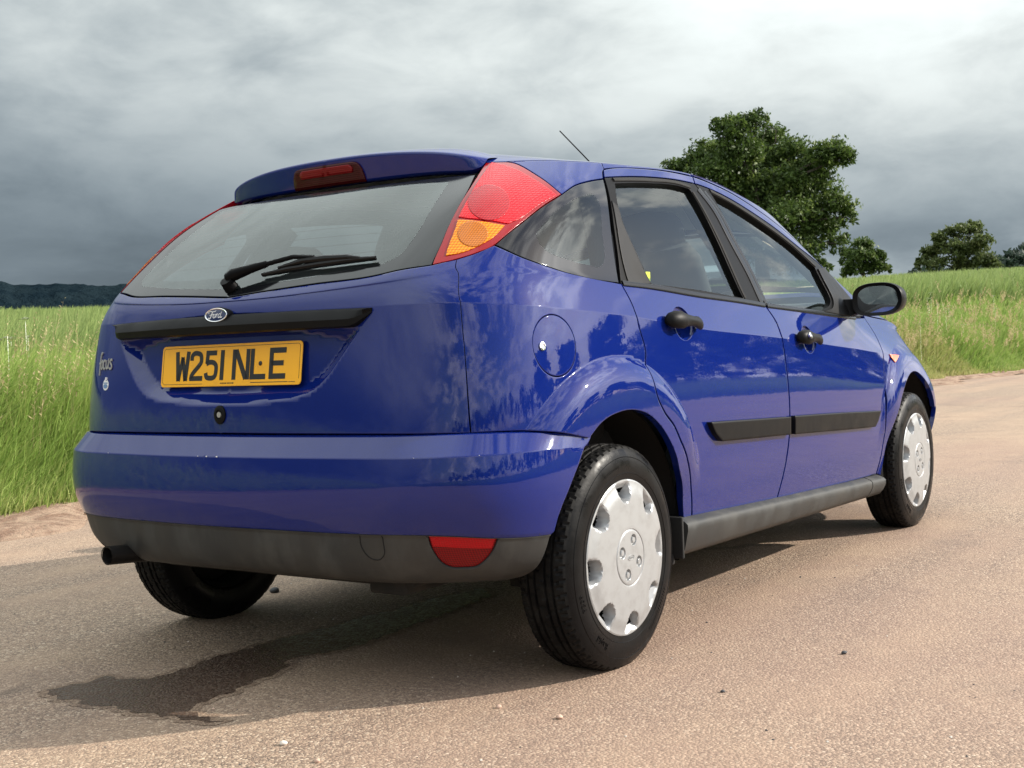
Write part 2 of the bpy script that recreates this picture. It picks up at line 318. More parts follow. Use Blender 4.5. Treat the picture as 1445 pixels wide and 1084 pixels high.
# wheel arch flares pushed outward on the lower body
ARCH = [(0.005, .315, .500), (2.62, .305, .490)]
def flare(x, z):
    d = np.zeros_like(x)
    for k, (cx, cz, R) in enumerate(ARCH):
        r = np.hypot(x-cx, z-cz); a = np.degrees(np.arctan2(z-cz, x-cx))  # 90 = up, 0 = forward
        lo, hi = (8, 40) if k == 0 else (-10, 25)
        win = sstep(lo, hi, a) * (1-sstep(175, 190, a)) if k == 0 else sstep(150, 172, 180-np.abs(a-90)+0*a)*0+ (1-sstep(140, 172, np.abs(a-90)+60))*1.0
        if k == 1: win = sstep(8, 40, 180-a)*sstep(-5, 30, a)
        win = np.where(a < -60, 0, win)
        t = np.clip((R-r)/.085, 0, 1)
        d = np.maximum(d, win*.031*(1-(1-t)**2.3))
    return d
def body_low(u, v):
    p = LOWN.ev(u, v); side = sstep(4.2, 6, np.asarray(u, float))
    p[:, 1] += flare(p[:, 0], p[:, 2])*side*(1-sstep(4.3, 5.2, np.asarray(v, float)))
    return p
def body_up(u, v): return UPPN.ev(u, v)
# one sheet: v 0..6 lower body, 6..9 glasshouse
def body(u, v):
    u = np.asarray(u, float); v = np.asarray(v, float); p = np.zeros((len(u), 3))
    m = v < 5.5
    if m.any(): p[m] = body_low(u[m], v[m])
    m = ~m
    if m.any():
        w = sstep(5.5, 6.0, v[m])[:, None]
        p[m] = body_low(u[m], np.minimum(v[m], 6))*(1-w) + body_up(u[m], v[m]-5)*w
    return p
# rear bumper
BUMP = [
 row([.655,.655,.655,.655,.655,.652,.645,.63,.61], [(-.60,0),(-.594,.22),(-.578,.42),(-.552,.55),(-.500,.655),(-.43,.735),(-.325,.787),(-.19,.822),(-.02,.838)]),
 row([.650,.650,.650,.650,.650,.648,.641,.627,.607], [(-.628,0),(-.621,.22),(-.603,.43),(-.575,.56),(-.520,.668),(-.447,.748),(-.335,.806),(-.19,.840),(-.02,.851)]),
 row([.603,.603,.603,.602,.602,.602,.602,.595,.58], [(-.672,0),(-.664,.22),(-.641,.44),(-.608,.585),(-.552,.692),(-.47,.772),(-.352,.822),(-.19,.846),(-.02,.853)]),
 row([.50,.50,.50,.50,.50,.50,.50,.50,.50], [(-.678,0),(-.670,.22),(-.647,.44),(-.614,.587),(-.557,.694),(-.475,.775),(-.355,.825),(-.19,.848),(-.02,.853)]),
 row([.428,.428,.426,.425,.42,.408,.40,.40,.40], [(-.665,0),(-.657,.22),(-.632,.43),(-.598,.57),(-.541,.677),(-.462,.757),(-.345,.808),(-.19,.836),(-.02,.845)]),
 row([.418,.418,.416,.415,.41,.398,.39,.39,.39], [(-.660,0),(-.652,.22),(-.627,.43),(-.593,.567),(-.536,.673),(-.457,.753),(-.341,.804),(-.19,.832),(-.02,.841)]),
 row([.36,.36,.358,.355,.352,.342,.335,.335,.335], [(-.650,0),(-.642,.22),(-.617,.42),(-.58,.553),(-.523,.657),(-.445,.735),(-.335,.788),(-.19,.818),(-.02,.828)]),
 row([.318,.317,.314,.310,.308,.304,.300,.30,.30], [(-.625,0),(-.617,.22),(-.592,.41),(-.553,.535),(-.497,.632),(-.422,.708),(-.318,.76),(-.19,.79),(-.02,.80)]),
 row([.300,.298,.295,.291,.289,.285,.28,.28,.283], [(-.59,0),(-.582,.22),(-.56,.40),(-.522,.515),(-.467,.605),(-.395,.675),(-.30,.725),(-.19,.755),(-.02,.765)]),
]
BUMPN = Net(BUMP, creases=(1, 2, 4, 5))

OUT = {
 'tailgate': [(0,2.085,1),(0.993,2.081,0),(2.552,2.074,0),(4.513,2.052,1),(4.305,3.173,0),(4.16,3.982,0),(4.124,5.572,0),(3.98,6.192,1),(3.348,6.14,1),(2.467,6.162,0),(1.986,6.103,0),(1.231,6.123,0),(0.555,6.076,0),(0,5.985,1)],
 'rear_glass': [(0,6.02,1),(0.547,6.097,0),(1.224,6.143,0),(1.979,6.125,0),(2.456,6.183,0),(3.319,6.157,1),(3.173,6.619,0),(3.009,7.15,0),(3.006,7.621,0),(3.046,8.162,0),(2.996,8.655,1),(2.094,8.645,0),(1.353,8.59,0),(0.899,8.559,0),(0,8.57,1)],
 'rear_clear': [(0,6.22,1),(0.457,6.277,0),(1.147,6.33,0),(1.676,6.385,0),(2.113,6.454,0),(2.288,6.615,0),(2.332,7.042,0),(2.359,7.812,0),(2.386,8.331,0),(2.382,8.49,0),(2.28,8.53,0),(1.875,8.534,0),(1.401,8.498,0),(0.955,8.461,0),(0,8.47,1)],
 'tail_lamp': [(3.348,6.14,1),(3.96,6.195,0),(4.433,6.325,0),(4.814,6.534,0),(4.961,6.737,0),(5.3,7.13,0),(5.723,7.535,0),(6.479,7.97,1),(5.866,8.318,0),(5.047,8.655,0),(4.015,8.969,0),(3.122,9.0,1),(3.088,8.271,0),(3.006,7.621,0),(3.009,7.15,0),(3.173,6.619,0)],
 'lamp_amber': [(3.568,6.354,1),(3.366,6.77,0),(3.186,7.298,1),(3.604,7.251,0),(4.135,7.18,0),(4.818,7.058,1),(4.711,6.806,0),(4.444,6.568,0),(4.059,6.391,0)],
 'lamp_red': [(3.164,7.375,1),(3.186,7.739,0),(3.231,8.351,0),(3.324,8.973,1),(3.948,8.828,0),(4.937,8.517,0),(5.746,8.204,0),(6.281,7.925,1),(5.641,7.619,0),(5.189,7.254,0),(4.873,7.117,1),(4.095,7.239,0),(3.469,7.321,0)],
 'quarter_panel': [(7.881,5.55,1),(7.973,4.738,0),(8.03,3.77,0),(8.085,3.243,0),(8.037,2.84,0),(8.041,2.429,0),(8.151,2.116,0),(8.335,1.823,0),(8.461,1.532,0),(8.612,1.236,0),(8.759,0.922,0),(8.879,0.489,0),(8.929,0.124,1),(8.783,0.169,1),(8.659,0.73,0),(8.448,1.132,0),(8.276,1.537,0),(8.086,1.858,0),(7.872,2.083,0),(7.629,2.183,0),(7.323,2.161,0),(7.07,2.051,0),(6.834,1.841,1),(6.328,1.969,0),(5.873,2.026,0),(5.19,2.048,0),(4.529,2.051,1),(4.305,3.173,0),(4.16,3.982,0),(4.124,5.572,0),(3.98,6.192,1),(4.433,6.325,0),(4.82,6.524,1),(5.707,6.197,0),(6.406,5.976,0),(6.974,5.758,0),(7.457,5.624,0)],
 'quarter_glass': [(4.85,6.522,1),(5.707,6.197,0),(6.406,5.976,0),(6.974,5.758,0),(7.457,5.624,0),(7.848,5.621,1),(7.916,7.637,0),(8.019,8.519,1),(7.525,8.399,0),(6.965,8.229,0),(6.479,7.96,1),(5.731,7.515,0),(5.31,7.11,0),(4.972,6.717,0)],
 'quarter_clear': [(5.926,6.851,0),(6.122,7.241,0),(6.682,7.707,0),(7.293,7.973,0),(7.578,8.017,0),(7.678,7.883,0),(7.664,7.075,0),(7.619,6.331,0),(7.533,6.196,0),(7.276,6.186,0),(6.776,6.279,0),(6.287,6.458,0),(6.04,6.671,0)],
 'c_pillar': [(3.122,9.0,1),(4.015,8.969,0),(5.047,8.655,0),(5.866,8.318,0),(6.479,7.97,1),(6.967,8.239,0),(7.529,8.409,0),(8.003,8.527,1),(8.068,8.722,0),(8.14,8.814,1),(8.15,9,1),(6,9,1),(4.5,9,1),(3.25,9,1)],
 'rear_door': [(7.881,5.55,1),(7.973,4.738,0),(8.03,3.77,0),(8.085,3.243,0),(8.037,2.84,0),(8.041,2.429,0),(8.151,2.116,0),(8.335,1.823,0),(8.461,1.532,0),(8.612,1.236,0),(8.759,0.922,0),(8.879,0.489,0),(8.929,0.124,1),(9.635,0.066,0),(10.292,0.091,1),(10.349,0.622,0),(10.378,0.997,0),(10.399,1.386,0),(10.406,1.859,0),(10.399,2.483,0),(10.388,3.358,0),(10.375,4.139,0),(10.351,4.768,0),(10.256,5.446,1),(9.777,5.479,0),(9.239,5.481,0),(8.378,5.566,0)],
 'front_door': [(10.256,5.446,1),(10.351,4.768,0),(10.375,4.139,0),(10.388,3.358,0),(10.399,2.483,0),(10.406,1.859,0),(10.399,1.386,0),(10.378,0.997,0),(10.349,0.622,0),(10.292,0.091,1),(11.183,0.118,0),(12.473,0.152,1),(12.55,0.654,0),(12.545,1.077,0),(12.53,1.498,0),(12.583,2.08,0),(12.67,3.267,0),(12.734,4.115,0),(12.704,4.98,0),(12.583,5.844,1),(11.754,5.585,0),(11.061,5.515,0)],
 'rear_frame': [(8.059,8.554,1),(7.958,7.422,0),(7.931,6.568,0),(7.871,5.587,1),(8.382,5.608,0),(9.243,5.515,0),(9.781,5.514,0),(10.248,5.477,1),(10.179,6.551,0),(10.049,7.495,0),(9.99,8.26,0),(9.866,8.739,1),(9.476,8.743,0),(9.025,8.717,0)],
 'rear_door_glass': [(8.256,8.419,1),(8.971,8.555,0),(9.547,8.6,0),(9.7,8.57,1),(9.74,7.922,0),(9.815,7.028,0),(9.908,5.728,1),(9.275,5.819,0),(8.466,5.806,1),(8.326,6.64,0),(8.157,7.422,0),(8.148,7.81,0)],
 'front_frame': [(9.881,8.744,1),(10.006,8.265,0),(10.063,7.499,0),(10.192,6.555,0),(10.261,5.483,1),(11.065,5.556,0),(11.757,5.629,0),(12.423,5.793,1),(12.235,6.431,0),(12.172,6.736,0),(12.309,7.83,1),(11.803,7.979,0),(11.355,8.305,0),(10.701,8.598,0),(10.177,8.708,0)],
 'front_door_glass': [(10.121,8.6,1),(10.608,8.445,0),(11.22,8.101,0),(11.658,7.754,0),(11.918,7.476,1),(11.703,6.31,0),(11.53,5.995,0),(11.343,5.782,1),(10.798,5.665,0),(10.308,5.656,1),(10.224,6.752,0),(10.129,7.75,0)],
 'door_top_rear': [(8.067,8.576,1),(8.131,8.792,1),(8.324,8.857,0),(9.106,8.949,0),(9.913,8.928,1),(9.875,8.759,1),(9.484,8.763,0),(9.032,8.737,0)],
 'door_top_front': [(9.93,8.933,1),(10.283,8.901,0),(10.865,8.851,0),(11.567,8.587,0),(12.198,8.164,0),(12.502,7.845,0),(12.494,6.718,1),(12.5,5.857,1),(12.255,6.469,0),(12.193,6.772,0),(12.399,7.923,1),(11.83,8.016,0),(11.377,8.336,0),(10.718,8.624,0),(10.189,8.73,0),(9.891,8.764,1)],
 'fuel_door': [(6.904,3.317,0),(6.894,3.187,0),(6.864,3.066,0),(6.814,2.962,0),(6.747,2.879,0),(6.666,2.82,0),(6.575,2.787,0),(6.478,2.78,0),(6.379,2.799,0),(6.282,2.843,0),(6.193,2.909,0),(6.116,2.995,0),(6.059,3.097,0),(6.025,3.213,0),(6.018,3.335,0),(6.039,3.459,0),(6.087,3.577,0),(6.158,3.682,0),(6.245,3.769,0),(6.345,3.831,0),(6.449,3.864,0),(6.552,3.865,0),(6.65,3.834,0),(6.736,3.773,0),(6.807,3.684,0),(6.86,3.574,0),(6.893,3.449,0)],
 'rear_mould': [(9.044,1.781,1),(9.735,1.751,0),(10.345,1.741,1),(10.346,1.378,1),(9.737,1.392,0),(9.222,1.421,1),(9.11,1.595,0)],
 'front_mould': [(10.425,1.749,1),(11.349,1.743,0),(12.349,1.704,1),(12.27,1.461,0),(12.196,1.338,1),(11.35,1.358,0),(10.427,1.376,1)],
 'side_lamp': [(12.959,3.979,1),(13.176,3.939,1),(12.988,3.588,1)],
 'recess': [(0,2.505,1),(0.784,2.558,0),(1.171,2.612,0),(1.403,2.716,0),(1.578,2.908,0),(1.736,3.158,0),(2.012,3.626,1),(0,4.2,1)],
 'bowl_red': [(4.604,7.71,0),(4.653,7.578,0),(4.655,7.455,0),(4.609,7.35,0),(4.519,7.272,0),(4.389,7.226,0),(4.226,7.215,0),(4.038,7.239,0),(3.838,7.295,0),(3.644,7.381,0),(3.476,7.49,0),(3.348,7.616,0),(3.262,7.751,0),(3.219,7.884,0),(3.219,8.007,0),(3.263,8.109,0),(3.351,8.183,0),(3.48,8.224,0),(3.644,8.23,0),(3.83,8.203,0),(4.025,8.146,0),(4.211,8.065,0),(4.376,7.962,0),(4.51,7.841,0)],
 'bowl_amber': [(4.435,6.841,0),(4.481,6.748,0),(4.491,6.663,0),(4.468,6.592,0),(4.412,6.54,0),(4.328,6.512,0),(4.22,6.511,0),(4.094,6.537,0),(3.954,6.587,0),(3.808,6.656,0),(3.667,6.739,0),(3.545,6.828,0),(3.453,6.918,0),(3.399,7.004,0),(3.385,7.082,0),(3.412,7.147,0),(3.474,7.194,0),(3.57,7.22,0),(3.691,7.223,0),(3.83,7.203,0),(3.977,7.162,0),(4.12,7.101,0),(4.249,7.023,0),(4.356,6.934,0)],
 'pt_handle_r': [(8.757,4.09,0)],
 'pt_handle_f': [(10.853,4.099,0)],
 'pt_fuel_lock': [(6.235,3.268,0)],
 'pt_lock': [(0.036,2.381,0)],
 'pt_focus': [(0.0,3.243,0)],
 'bumper_edge': [(7.092,1.462,1),(6.827,2.252,0),(6.546,2.919,0),(6.294,3.65,0),(6.166,4.494,1)],
 'skirt_edge': [(6.162,4.857,1),(6.068,5.687,0),(5.897,6.866,1)],
 'fog': [(3.488,4.126,1),(3.599,5.315,0),(3.717,5.759,0),(3.835,6.084,0),(4.015,6.322,0),(4.318,6.358,0),(4.593,6.268,0),(4.777,5.899,0),(4.923,5.408,0),(5.054,3.944,1)],
 'towcap': [(2.231,3.981,1),(2.259,5.367,0),(2.348,5.717,0),(2.477,5.924,0),(2.63,5.894,0),(2.703,5.656,0),(2.673,5.195,0),(2.634,3.96,1)],
}

def recess_depth(u, v, p):
    """number plate pocket pressed into the tailgate"""
    d = poly_sdist(p[:, 1:3], RECESS)  # > 0 inside
    return .034*np.clip(d/.034, 0, 1)
def poly_sdist(q, poly):
    a = poly; b = np.roll(poly, -1, 0); best = np.full(len(q), 9.); inside = np.zeros(len(q), bool)
    for (ax, ay), (bx, by) in zip(a, b):
        ex, ey = bx-ax, by-ay; L = ex*ex+ey*ey+1e-12
        t = np.clip(((q[:, 0]-ax)*ex+(q[:, 1]-ay)*ey)/L, 0, 1)
        best = np.minimum(best, np.hypot(q[:, 0]-ax-t*ex, q[:, 1]-ay-t*ey))
        c = ((ay > q[:, 1]) != (by > q[:, 1]))
        with np.errstate(divide='ignore', invalid='ignore'):
            xi = (bx-ax)*(q[:, 1]-ay)/(by-ay+1e-15)+ax
        inside ^= c & (q[:, 0] < xi)
    return np.where(inside, best, -best)
def catmull(pts, step, scale=(1., 1.), closed=True):
    """dense outline through (u, v, corner) points; corners stay sharp"""
    n = len(pts); P = np.array([p[:2] for p in pts], float); C = [len(p) > 2 and p[2] == 1 for p in pts]; out = []
    for i in range(n if closed else n-1):
        p1, p2 = P[i], P[(i+1) % n]
        p0 = P[i-1] if not C[i] and (closed or i > 0) else 2*p1-p2
        p3 = P[(i+2) % n] if not C[(i+1) % n] and (closed or i+2 < n) else 2*p2-p1
        L = np.hypot(*((p2-p1)*scale)); k = max(1, int(math.ceil(L/step)))
        # keep tangents in proportion to this span so that uneven spacing does not loop
        d = np.hypot(*((p2-p1)*scale)); d0 = np.hypot(*((p1-p0)*scale))+1e-9; d3 = np.hypot(*((p3-p2)*scale))+1e-9
        t1 = ((p1-p0)/d0*d/(d0+d)+(p2-p1)/d*d0/(d0+d))*d; t2 = ((p2-p1)/d*d3/(d3+d)+(p3-p2)/d3*d/(d3+d))*d
        for s in np.arange(k)/k:
            out.append((2*s**3-3*s**2+1)*p1+(s**3-2*s**2+s)*t1+(-2*s**3+3*s**2)*p2+(s**3-s**2)*t2)
    if not closed: out.append(P[-1])
    return np.array(out)
SCALE = (.36, .155)
def in_poly(q, poly):
    return poly_sdist(q, poly) > 0
def offset_poly(P, d):
    a = np.roll(P, 1, 0); b = np.roll(P, -1, 0); t = b-a; t /= np.linalg.norm(t, axis=1)[:, None]+1e-12
    area = .5*np.sum(P[:, 0]*np.roll(P[:, 1], -1)-np.roll(P[:, 0], -1)*P[:, 1])
    n = np.stack([-t[:, 1], t[:, 0]], 1)*np.sign(area)
    return P + n*d
def surf_frame(fn, u, v, hu=.008, hv=.02, lim=None):
    a = fn(u-hu, v); b = fn(u+hu, v); c_ = fn(u, np.maximum(v-hv, 0)); d_ = fn(u, v+hv)
    du = b-a
    n = np.cross(du, d_-c_); n /= np.linalg.norm(n, axis=1)[:, None]+1e-12
    return n
CENTRE = np.array([1.4, 0, .75])
def panel_mesh(outline, fn, grid=.014, inset=.0033, flange=.02, holes=(), inner=None, extra=(), lift=0., rim=.0025, scale=SCALE, holes_flange=True, cx=CENTRE, sharp=()):
    """triangulated piece of a body surface: returns verts, faces, normals, material index, right-hand side has y < 0"""
    S = np.array(scale); out = catmull(outline, .012, S)*S
    if inset: 
        on0 = np.abs(fn(out[:, 0]/S[0], out[:, 1]/S[1])[:, 1]) < 2e-4; o2 = offset_poly(out, inset); o2[on0, 0] = out[on0, 0]; out = o2
    loops = [out]+[catmull(h, .006, S)*S for h in holes]
    inn = catmull(inner, .010, S)*S if inner is not None else None
    pts = []; edges = []
    def addloop(L, closed=True):
        b = len(pts); pts.extend(L.tolist()); n = len(L); edges.extend([(b+i, b+(i+1) % n) for i in range(n if closed else n-1)])
    for L in loops: addloop(L)
    if inn is not None: addloop(inn)
    bnd = np.concatenate(loops)
    ringp = offset_poly(out, rim) if rim else None
    lo, hi = out.min(0), out.max(0); gx, gy = np.meshgrid(np.arange(lo[0]+grid*.5, hi[0], grid), np.arange(lo[1]+grid*.5, hi[1], grid*.9)); gx[1::2] += grid*.5
    g = np.stack([gx.ravel(), gy.ravel()], 1)
    def inside(q, m=0.):
        r = poly_sdist(q, out) > m
        for L in loops[1:]: r &= poly_sdist(q, L) < -m
        return r
    g = g[inside(g, .006)]
    for ex in extra:
        L = catmull([(*p[:2], 0) for p in ex], .008, S, False)*S; k = inside(L, .0035); run = []
        for q, ok_ in list(zip(L, k))+[(None, False)]:
            if ok_: run.append(q)
            else:
                if len(run) > 1: addloop(np.array(run), False)
                run = []
        if k.any():
            P_ = L[k]; dmin = np.full(len(g), 9.)
            for q in P_: dmin = np.minimum(dmin, np.abs(g[:, 0]-q[0])+np.abs(g[:, 1]-q[1]))
            g = g[dmin > .003]
    if inn is not None: g = g[np.abs(poly_sdist(g, inn)) > .004]
    if ringp is not None:
        ringp = np.concatenate([ringp]+[offset_poly(L, -rim) for L in loops[1:]]); ringp = ringp[inside(ringp, rim*.6)]; g = np.concatenate([ringp, g])
    allp = pts+g.tolist()
    vo, eo, fo, *_ = delaunay_2d_cdt([Vector(p) for p in allp], edges, [], 0, 1e-6)
    V2 = np.array([(p.x, p.y) for p in vo]); F = np.array([tuple(f) for f in fo if len(f) == 3])
    cen = V2[F].mean(1); F = F[inside(cen)]
    area = np.cross(V2[F[:, 1]]-V2[F[:, 0]], V2[F[:, 2]]-V2[F[:, 0]]); F = F[np.abs(area) > 1e-10]
    used = np.unique(F); mp = -np.ones(len(V2), int); mp[used] = np.arange(len(used)); F = mp[F]; V2 = V2[used]
    uv = V2/S; P = fn(uv[:, 0], uv[:, 1]); N = surf_frame(fn, uv[:, 0], uv[:, 1])
    sg = np.sign(((P-cx)*N).sum(1)); sg[sg == 0] = 1
    flip = np.median(sg) < 0
    N = -N if flip else N
    P = P+N*lift
    # orient faces with the normals
    fn_ = np.cross(P[F[:, 1]]-P[F[:, 0]], P[F[:, 2]]-P[F[:, 0]]); w = (fn_*N[F[:, 0]]).sum(1) < 0; F[w] = F[w][:, ::-1]
    mid = np.zeros(len(F), int)
    if inn is not None: mid = (poly_sdist(V2[F].mean(1), inn) < 0).astype(int)
    # flange round the open edges
    ed = {}
    for f in F:
        for a, b_ in ((f[0], f[1]), (f[1], f[2]), (f[2], f[0])): ed[(a, b_)] = ed.get((a, b_), 0)+1
    be = [(a, b_) for (a, b_) in ed if (b_, a) not in ed]
    if flange:
        # tilt the normals of the outermost points so that the edge reads as rolled
        bt = {}
        for a, b_ in be:
            t = P[b_]-P[a]; t /= np.linalg.norm(t)+1e-12; o_ = np.cross(t, N[a]); 
            for q in (a, b_): bt.setdefault(q, []).append(o_)
        n0 = len(P); ext = []; extn = []; ids = {}; F2 = []
        for a, b_ in be:
            if abs(P[a, 1]) < 2e-4 and abs(P[b_, 1]) < 2e-4: continue
            for q in (a, b_):
                if q not in ids:
                    o_ = np.mean(bt[q], 0); o_ /= np.linalg.norm(o_)+1e-12; ids[q] = n0+len(ext); ext += [P[q], P[q]-N[q]*flange]; extn += [o_, o_]
            i, j = ids[a], ids[b_]; F2 += [(b_*0+j, i, i+1), (j, i+1, j+1)]
        for q, os_ in bt.items():
            if abs(P[q, 1]) < 2e-4: continue
            o_ = np.mean(os_, 0); nn = N[q]+.75*o_/(np.linalg.norm(o_)+1e-12); N[q] = nn/np.linalg.norm(nn)
        if ext:
            P = np.concatenate([P, ext]); N = np.concatenate([N, extn]); F = np.concatenate([F, F2]); mid = np.concatenate([mid, np.full(len(F2), 1 if inn is not None else 0)])
    P = P.copy(); N = N.copy(); P[:, 1] *= -1; N[:, 1] *= -1; F = F[:, ::-1].copy()
    return P, F, N, mid
def mir(P, F, N, mid):
    Q = P.copy(); Q[:, 1] *= -1; K = N.copy(); K[:, 1] *= -1; return Q, F[:, ::-1].copy(), K, mid
def panel(name, outline, fn, mats, parent, mode='both', **kw):
    a = panel_mesh(outline, fn, **kw); b = mir(*a)
    pr = parent if isinstance(parent, (list, tuple)) else (parent, parent)
    if mode == 'both':
        return mesh_obj(name, a[0], a[1], mats, pr[0], True, a[2], a[3]), mesh_obj(name, b[0], b[1], mats, pr[1], True, b[2], b[3])
    if mode == 'R': return mesh_obj(name, a[0], a[1], mats, pr[0], True, a[2], a[3])
    P = np.concatenate([a[0], b[0]]); F = np.concatenate([a[1], b[1]+len(a[0])]); N = np.concatenate([a[2], b[2]]); m = np.concatenate([a[3], b[3]])
    return mesh_obj(name, P, F, mats, pr[0], True, N, m)
def at(u, v, off=0., fn=None, side='R'):
    """point and outward normal on the body"""
    fn = fn or body; u = np.array([float(u)]); v = np.array([float(v)]); p = fn(u, v)[0]; n = surf_frame(fn, u, v)[0]
    if np.dot(p-CENTRE, n) < 0: n = -n
    s = ysign(side); p = Vector((p[0], p[1]*s, p[2])); n = Vector((n[0], n[1]*s, n[2])); return p+n*off, n
def frame_at(u, v, off=0., side='R', fn=None):
    """matrix with X along the car surface (forward on the sides, to the right on the tail), Z out of the surface, Y up"""
    p, n = at(u, v, off, fn, side); upv = Vector((0, 0, 1)); x = upv.cross(n).normalized(); y = n.cross(x)
    m = Matrix((x, y, n)).transposed().to_4x4(); m.translation = p; return m
_rp = catmull(OUT['recess'], .01, SCALE); RECESS = body(_rp[:, 0], _rp[:, 1])[:, 1:3]
RECESS = RECESS[RECESS[:, 0] > .001]; RECESS = np.concatenate([RECESS, RECESS[::-1]*np.array([-1, 1])])
def tail_surf(u, v):
    p = body(u, v); p[:, 0] += recess_depth(u, v, p)*(p[:, 0] < -.4); return p
def text_mesh(s, size=1., depth=0., shear=0., space=1.):
    c = bpy.data.curves.new('text', 'FONT'); c.body = s; c.size = size; c.extrude = depth; c.shear = shear; c.space_character = space; c.align_x = 'CENTER'; c.align_y = 'CENTER'; c.resolution_u = 3
    o = bpy.data.objects.new('text', c); COL.objects.link(o); dg = bpy.context.evaluated_depsgraph_get(); dg.update()
    me = o.evaluated_get(dg).to_mesh(); V = [tuple(v.co) for v in me.vertices]; F = [tuple(p.vertices) for p in me.polygons]
    bpy.data.objects.remove(o); bpy.data.curves.remove(c); return V, F
def ribbon(mb, pts, w, h, closed=False, m=0, z0=0.):
    """flat stroke of width w and height h in the xy plane, mitred"""
    P = [Vector((*p[:2], 0)) for p in pts]; n = len(P); L = []; R = []
    for i in range(n):
        a = P[i-1] if i > 0 or closed else None; b = P[(i+1) % n] if i < n-1 or closed else None
        d1 = (P[i]-a).normalized() if a is not None else None; d2 = (b-P[i]).normalized() if b is not None else None
        if d1 is None: d1 = d2
        if d2 is None: d2 = d1
        t = (d1+d2); t = t.normalized() if t.length > 1e-6 else d1; nn = Vector((-t.y, t.x, 0)); k = min(1/max(.35, nn.dot(Vector((-d1.y, d1.x, 0)))), 2.)
        ww = w[i] if isinstance(w, (list, tuple)) else w
        L.append(P[i]+nn*ww/2*k); R.append(P[i]-nn*ww/2*k)
    rings = [[(l.x, l.y, z0), (l.x, l.y, z0+h), (r.x, r.y, z0+h), (r.x, r.y, z0)] for l, r in zip(L, R)]
    if closed: rings.append(rings[0])
    mb.loft(rings, True, not closed, not closed, m); return mb
def smooth_pts(pts, k=6):
    P = np.array(pts, float); n = len(P); out = []
    for i in range(n-1):
        p0, p1, p2, p3 = P[max(i-1, 0)], P[i], P[i+1], P[min(i+2, n-1)]
        for s in np.arange(k)/k: out.append(.5*((2*p1)+(-p0+p2)*s+(2*p0-5*p1+4*p2-p3)*s*s+(-p0+3*p1-3*p2+p3)*s**3))
    out.append(P[-1]); return [tuple(p) for p in out]
def place(mb, M4):
    mb.v = [tuple(M4 @ Vector(p)) for p in mb.v]; return mb
def ellipse(a, b, n=32): return [(a*math.cos(2*math.pi*k/n), b*math.sin(2*math.pi*k/n)) for k in range(n)]

# ================================================================== THE CAR
car = empty('hatchback_car')
tag(car, 'shiny blue five door hatchback parked on the reddish road, seen from behind', 'car')
PAINT = 'blue_paint'
# ---- tailgate
rc = OUT['recess'][1:-1]
rc2 = [(u*.97, v+.03) for u, v, c in rc]
def crease_lines(u0, u1, n, v=4., e=.022): return [[(u, v-e) for u in np.linspace(u0, u1, n)], [(u, v+e) for u in np.linspace(u0, u1, n)]]
def xz_any(x, z, u, v):
    for _ in range(14):
        p = LOWN.ev(np.array([u]), np.array([v]))[0]; e = 1e-3
        pu = (LOWN.ev(np.array([u+e]), np.array([v]))[0]-p)/e; pv = (LOWN.ev(np.array([u]), np.array([v+e]))[0]-p)/e
        du, dv = np.linalg.solve(np.array([[pu[0], pv[0]], [pu[2], pv[2]]]), np.array([x-p[0], z-p[2]])); u = min(max(u+du, 4.5), 15.6); v = min(max(v+dv, 0.), 5.9)
    return u, v
def flare_lines(k, a0, a1, n=60):
    cx_, cz_, R = ARCH[k]; out = []
    for dr in (-.004, .0025):
        g = (7.2, 2.4) if k == 0 else (13.3, 3.); L = []
        for a in np.linspace(rad(a0), rad(a1), n): g = xz_any(cx_+(R+dr)*math.cos(a), cz_+(R+dr)*math.sin(a), *g); L.append(g)
        out.append(L)
    return out
lock_hole = None
tailgate = panel('tailgate', OUT['tailgate'], tail_surf, PAINT, car, 'sym', grid=.011, extra=[rc, rc2]+crease_lines(0., 4.1, 40))
rear_window = panel('rear_window', OUT['rear_glass'], body, ['rear_glass', 'frit'], car, 'sym', inner=OUT['rear_clear'], inset=.003, flange=.012, lift=-.002)
# heater lines printed on the rear window
mb = MB()
for v in np.linspace(6.75, 8.45, 9):
    pts = [at(u, v, -.004)[0] for u in np.linspace(-2.25, 2.25, 31) for _ in [0] if u >= 0]
    full = [Vector((p.x, -p.y, p.z)) for p in pts[::-1]]+pts[1:]
    mb.tube(full, .0008, 4)
mb.build('heater_wires', 'gap_black', rear_window)
# ---- tail lamps: reflector bowl, lens zones, rim
def lamp_fn(u, v):
    p = body(u, v); n = surf_frame(body, u, v); s = np.sign(((p-CENTRE)*n).sum(1)); n *= s[:, None]; return p+n*.006
lamps = panel('tail_lamp', OUT['tail_lamp'], body, 'lens_rim', car, inset=.003, flange=.05, grid=.018)
panel('brake_lens', OUT['lamp_red'], body, 'lens_red', lamps, inset=.0, flange=.004, grid=.012, lift=.002)
panel('indicator_lens', OUT['lamp_amber'], body, 'lens_amber', lamps, inset=.0, flange=.004, grid=.012, lift=.002)
panel('brake_bowl', OUT['bowl_red'], body, 'lens_bowl', lamps, inset=.0, flange=.002, grid=.012, lift=.003)
panel('indicator_bowl', OUT['bowl_amber'], body, 'lens_bowl_amber', lamps, inset=.0, flange=.002, grid=.012, lift=.003)
mb = MB()
for (u, v, r, mt) in ():
    M4 = frame_at(u, v, .0105); ring = [[tuple(M4 @ Vector((rr*1.05*math.cos(a), rr*.92*math.sin(a), zz))) for a in np.linspace(0, 2*math.pi, 40)[:-1]] for rr, zz in ((r, -.002), (r*.97, .0008), (r*.90, .0008), (r*.86, -.002))]
    mb.loft(ring, True)
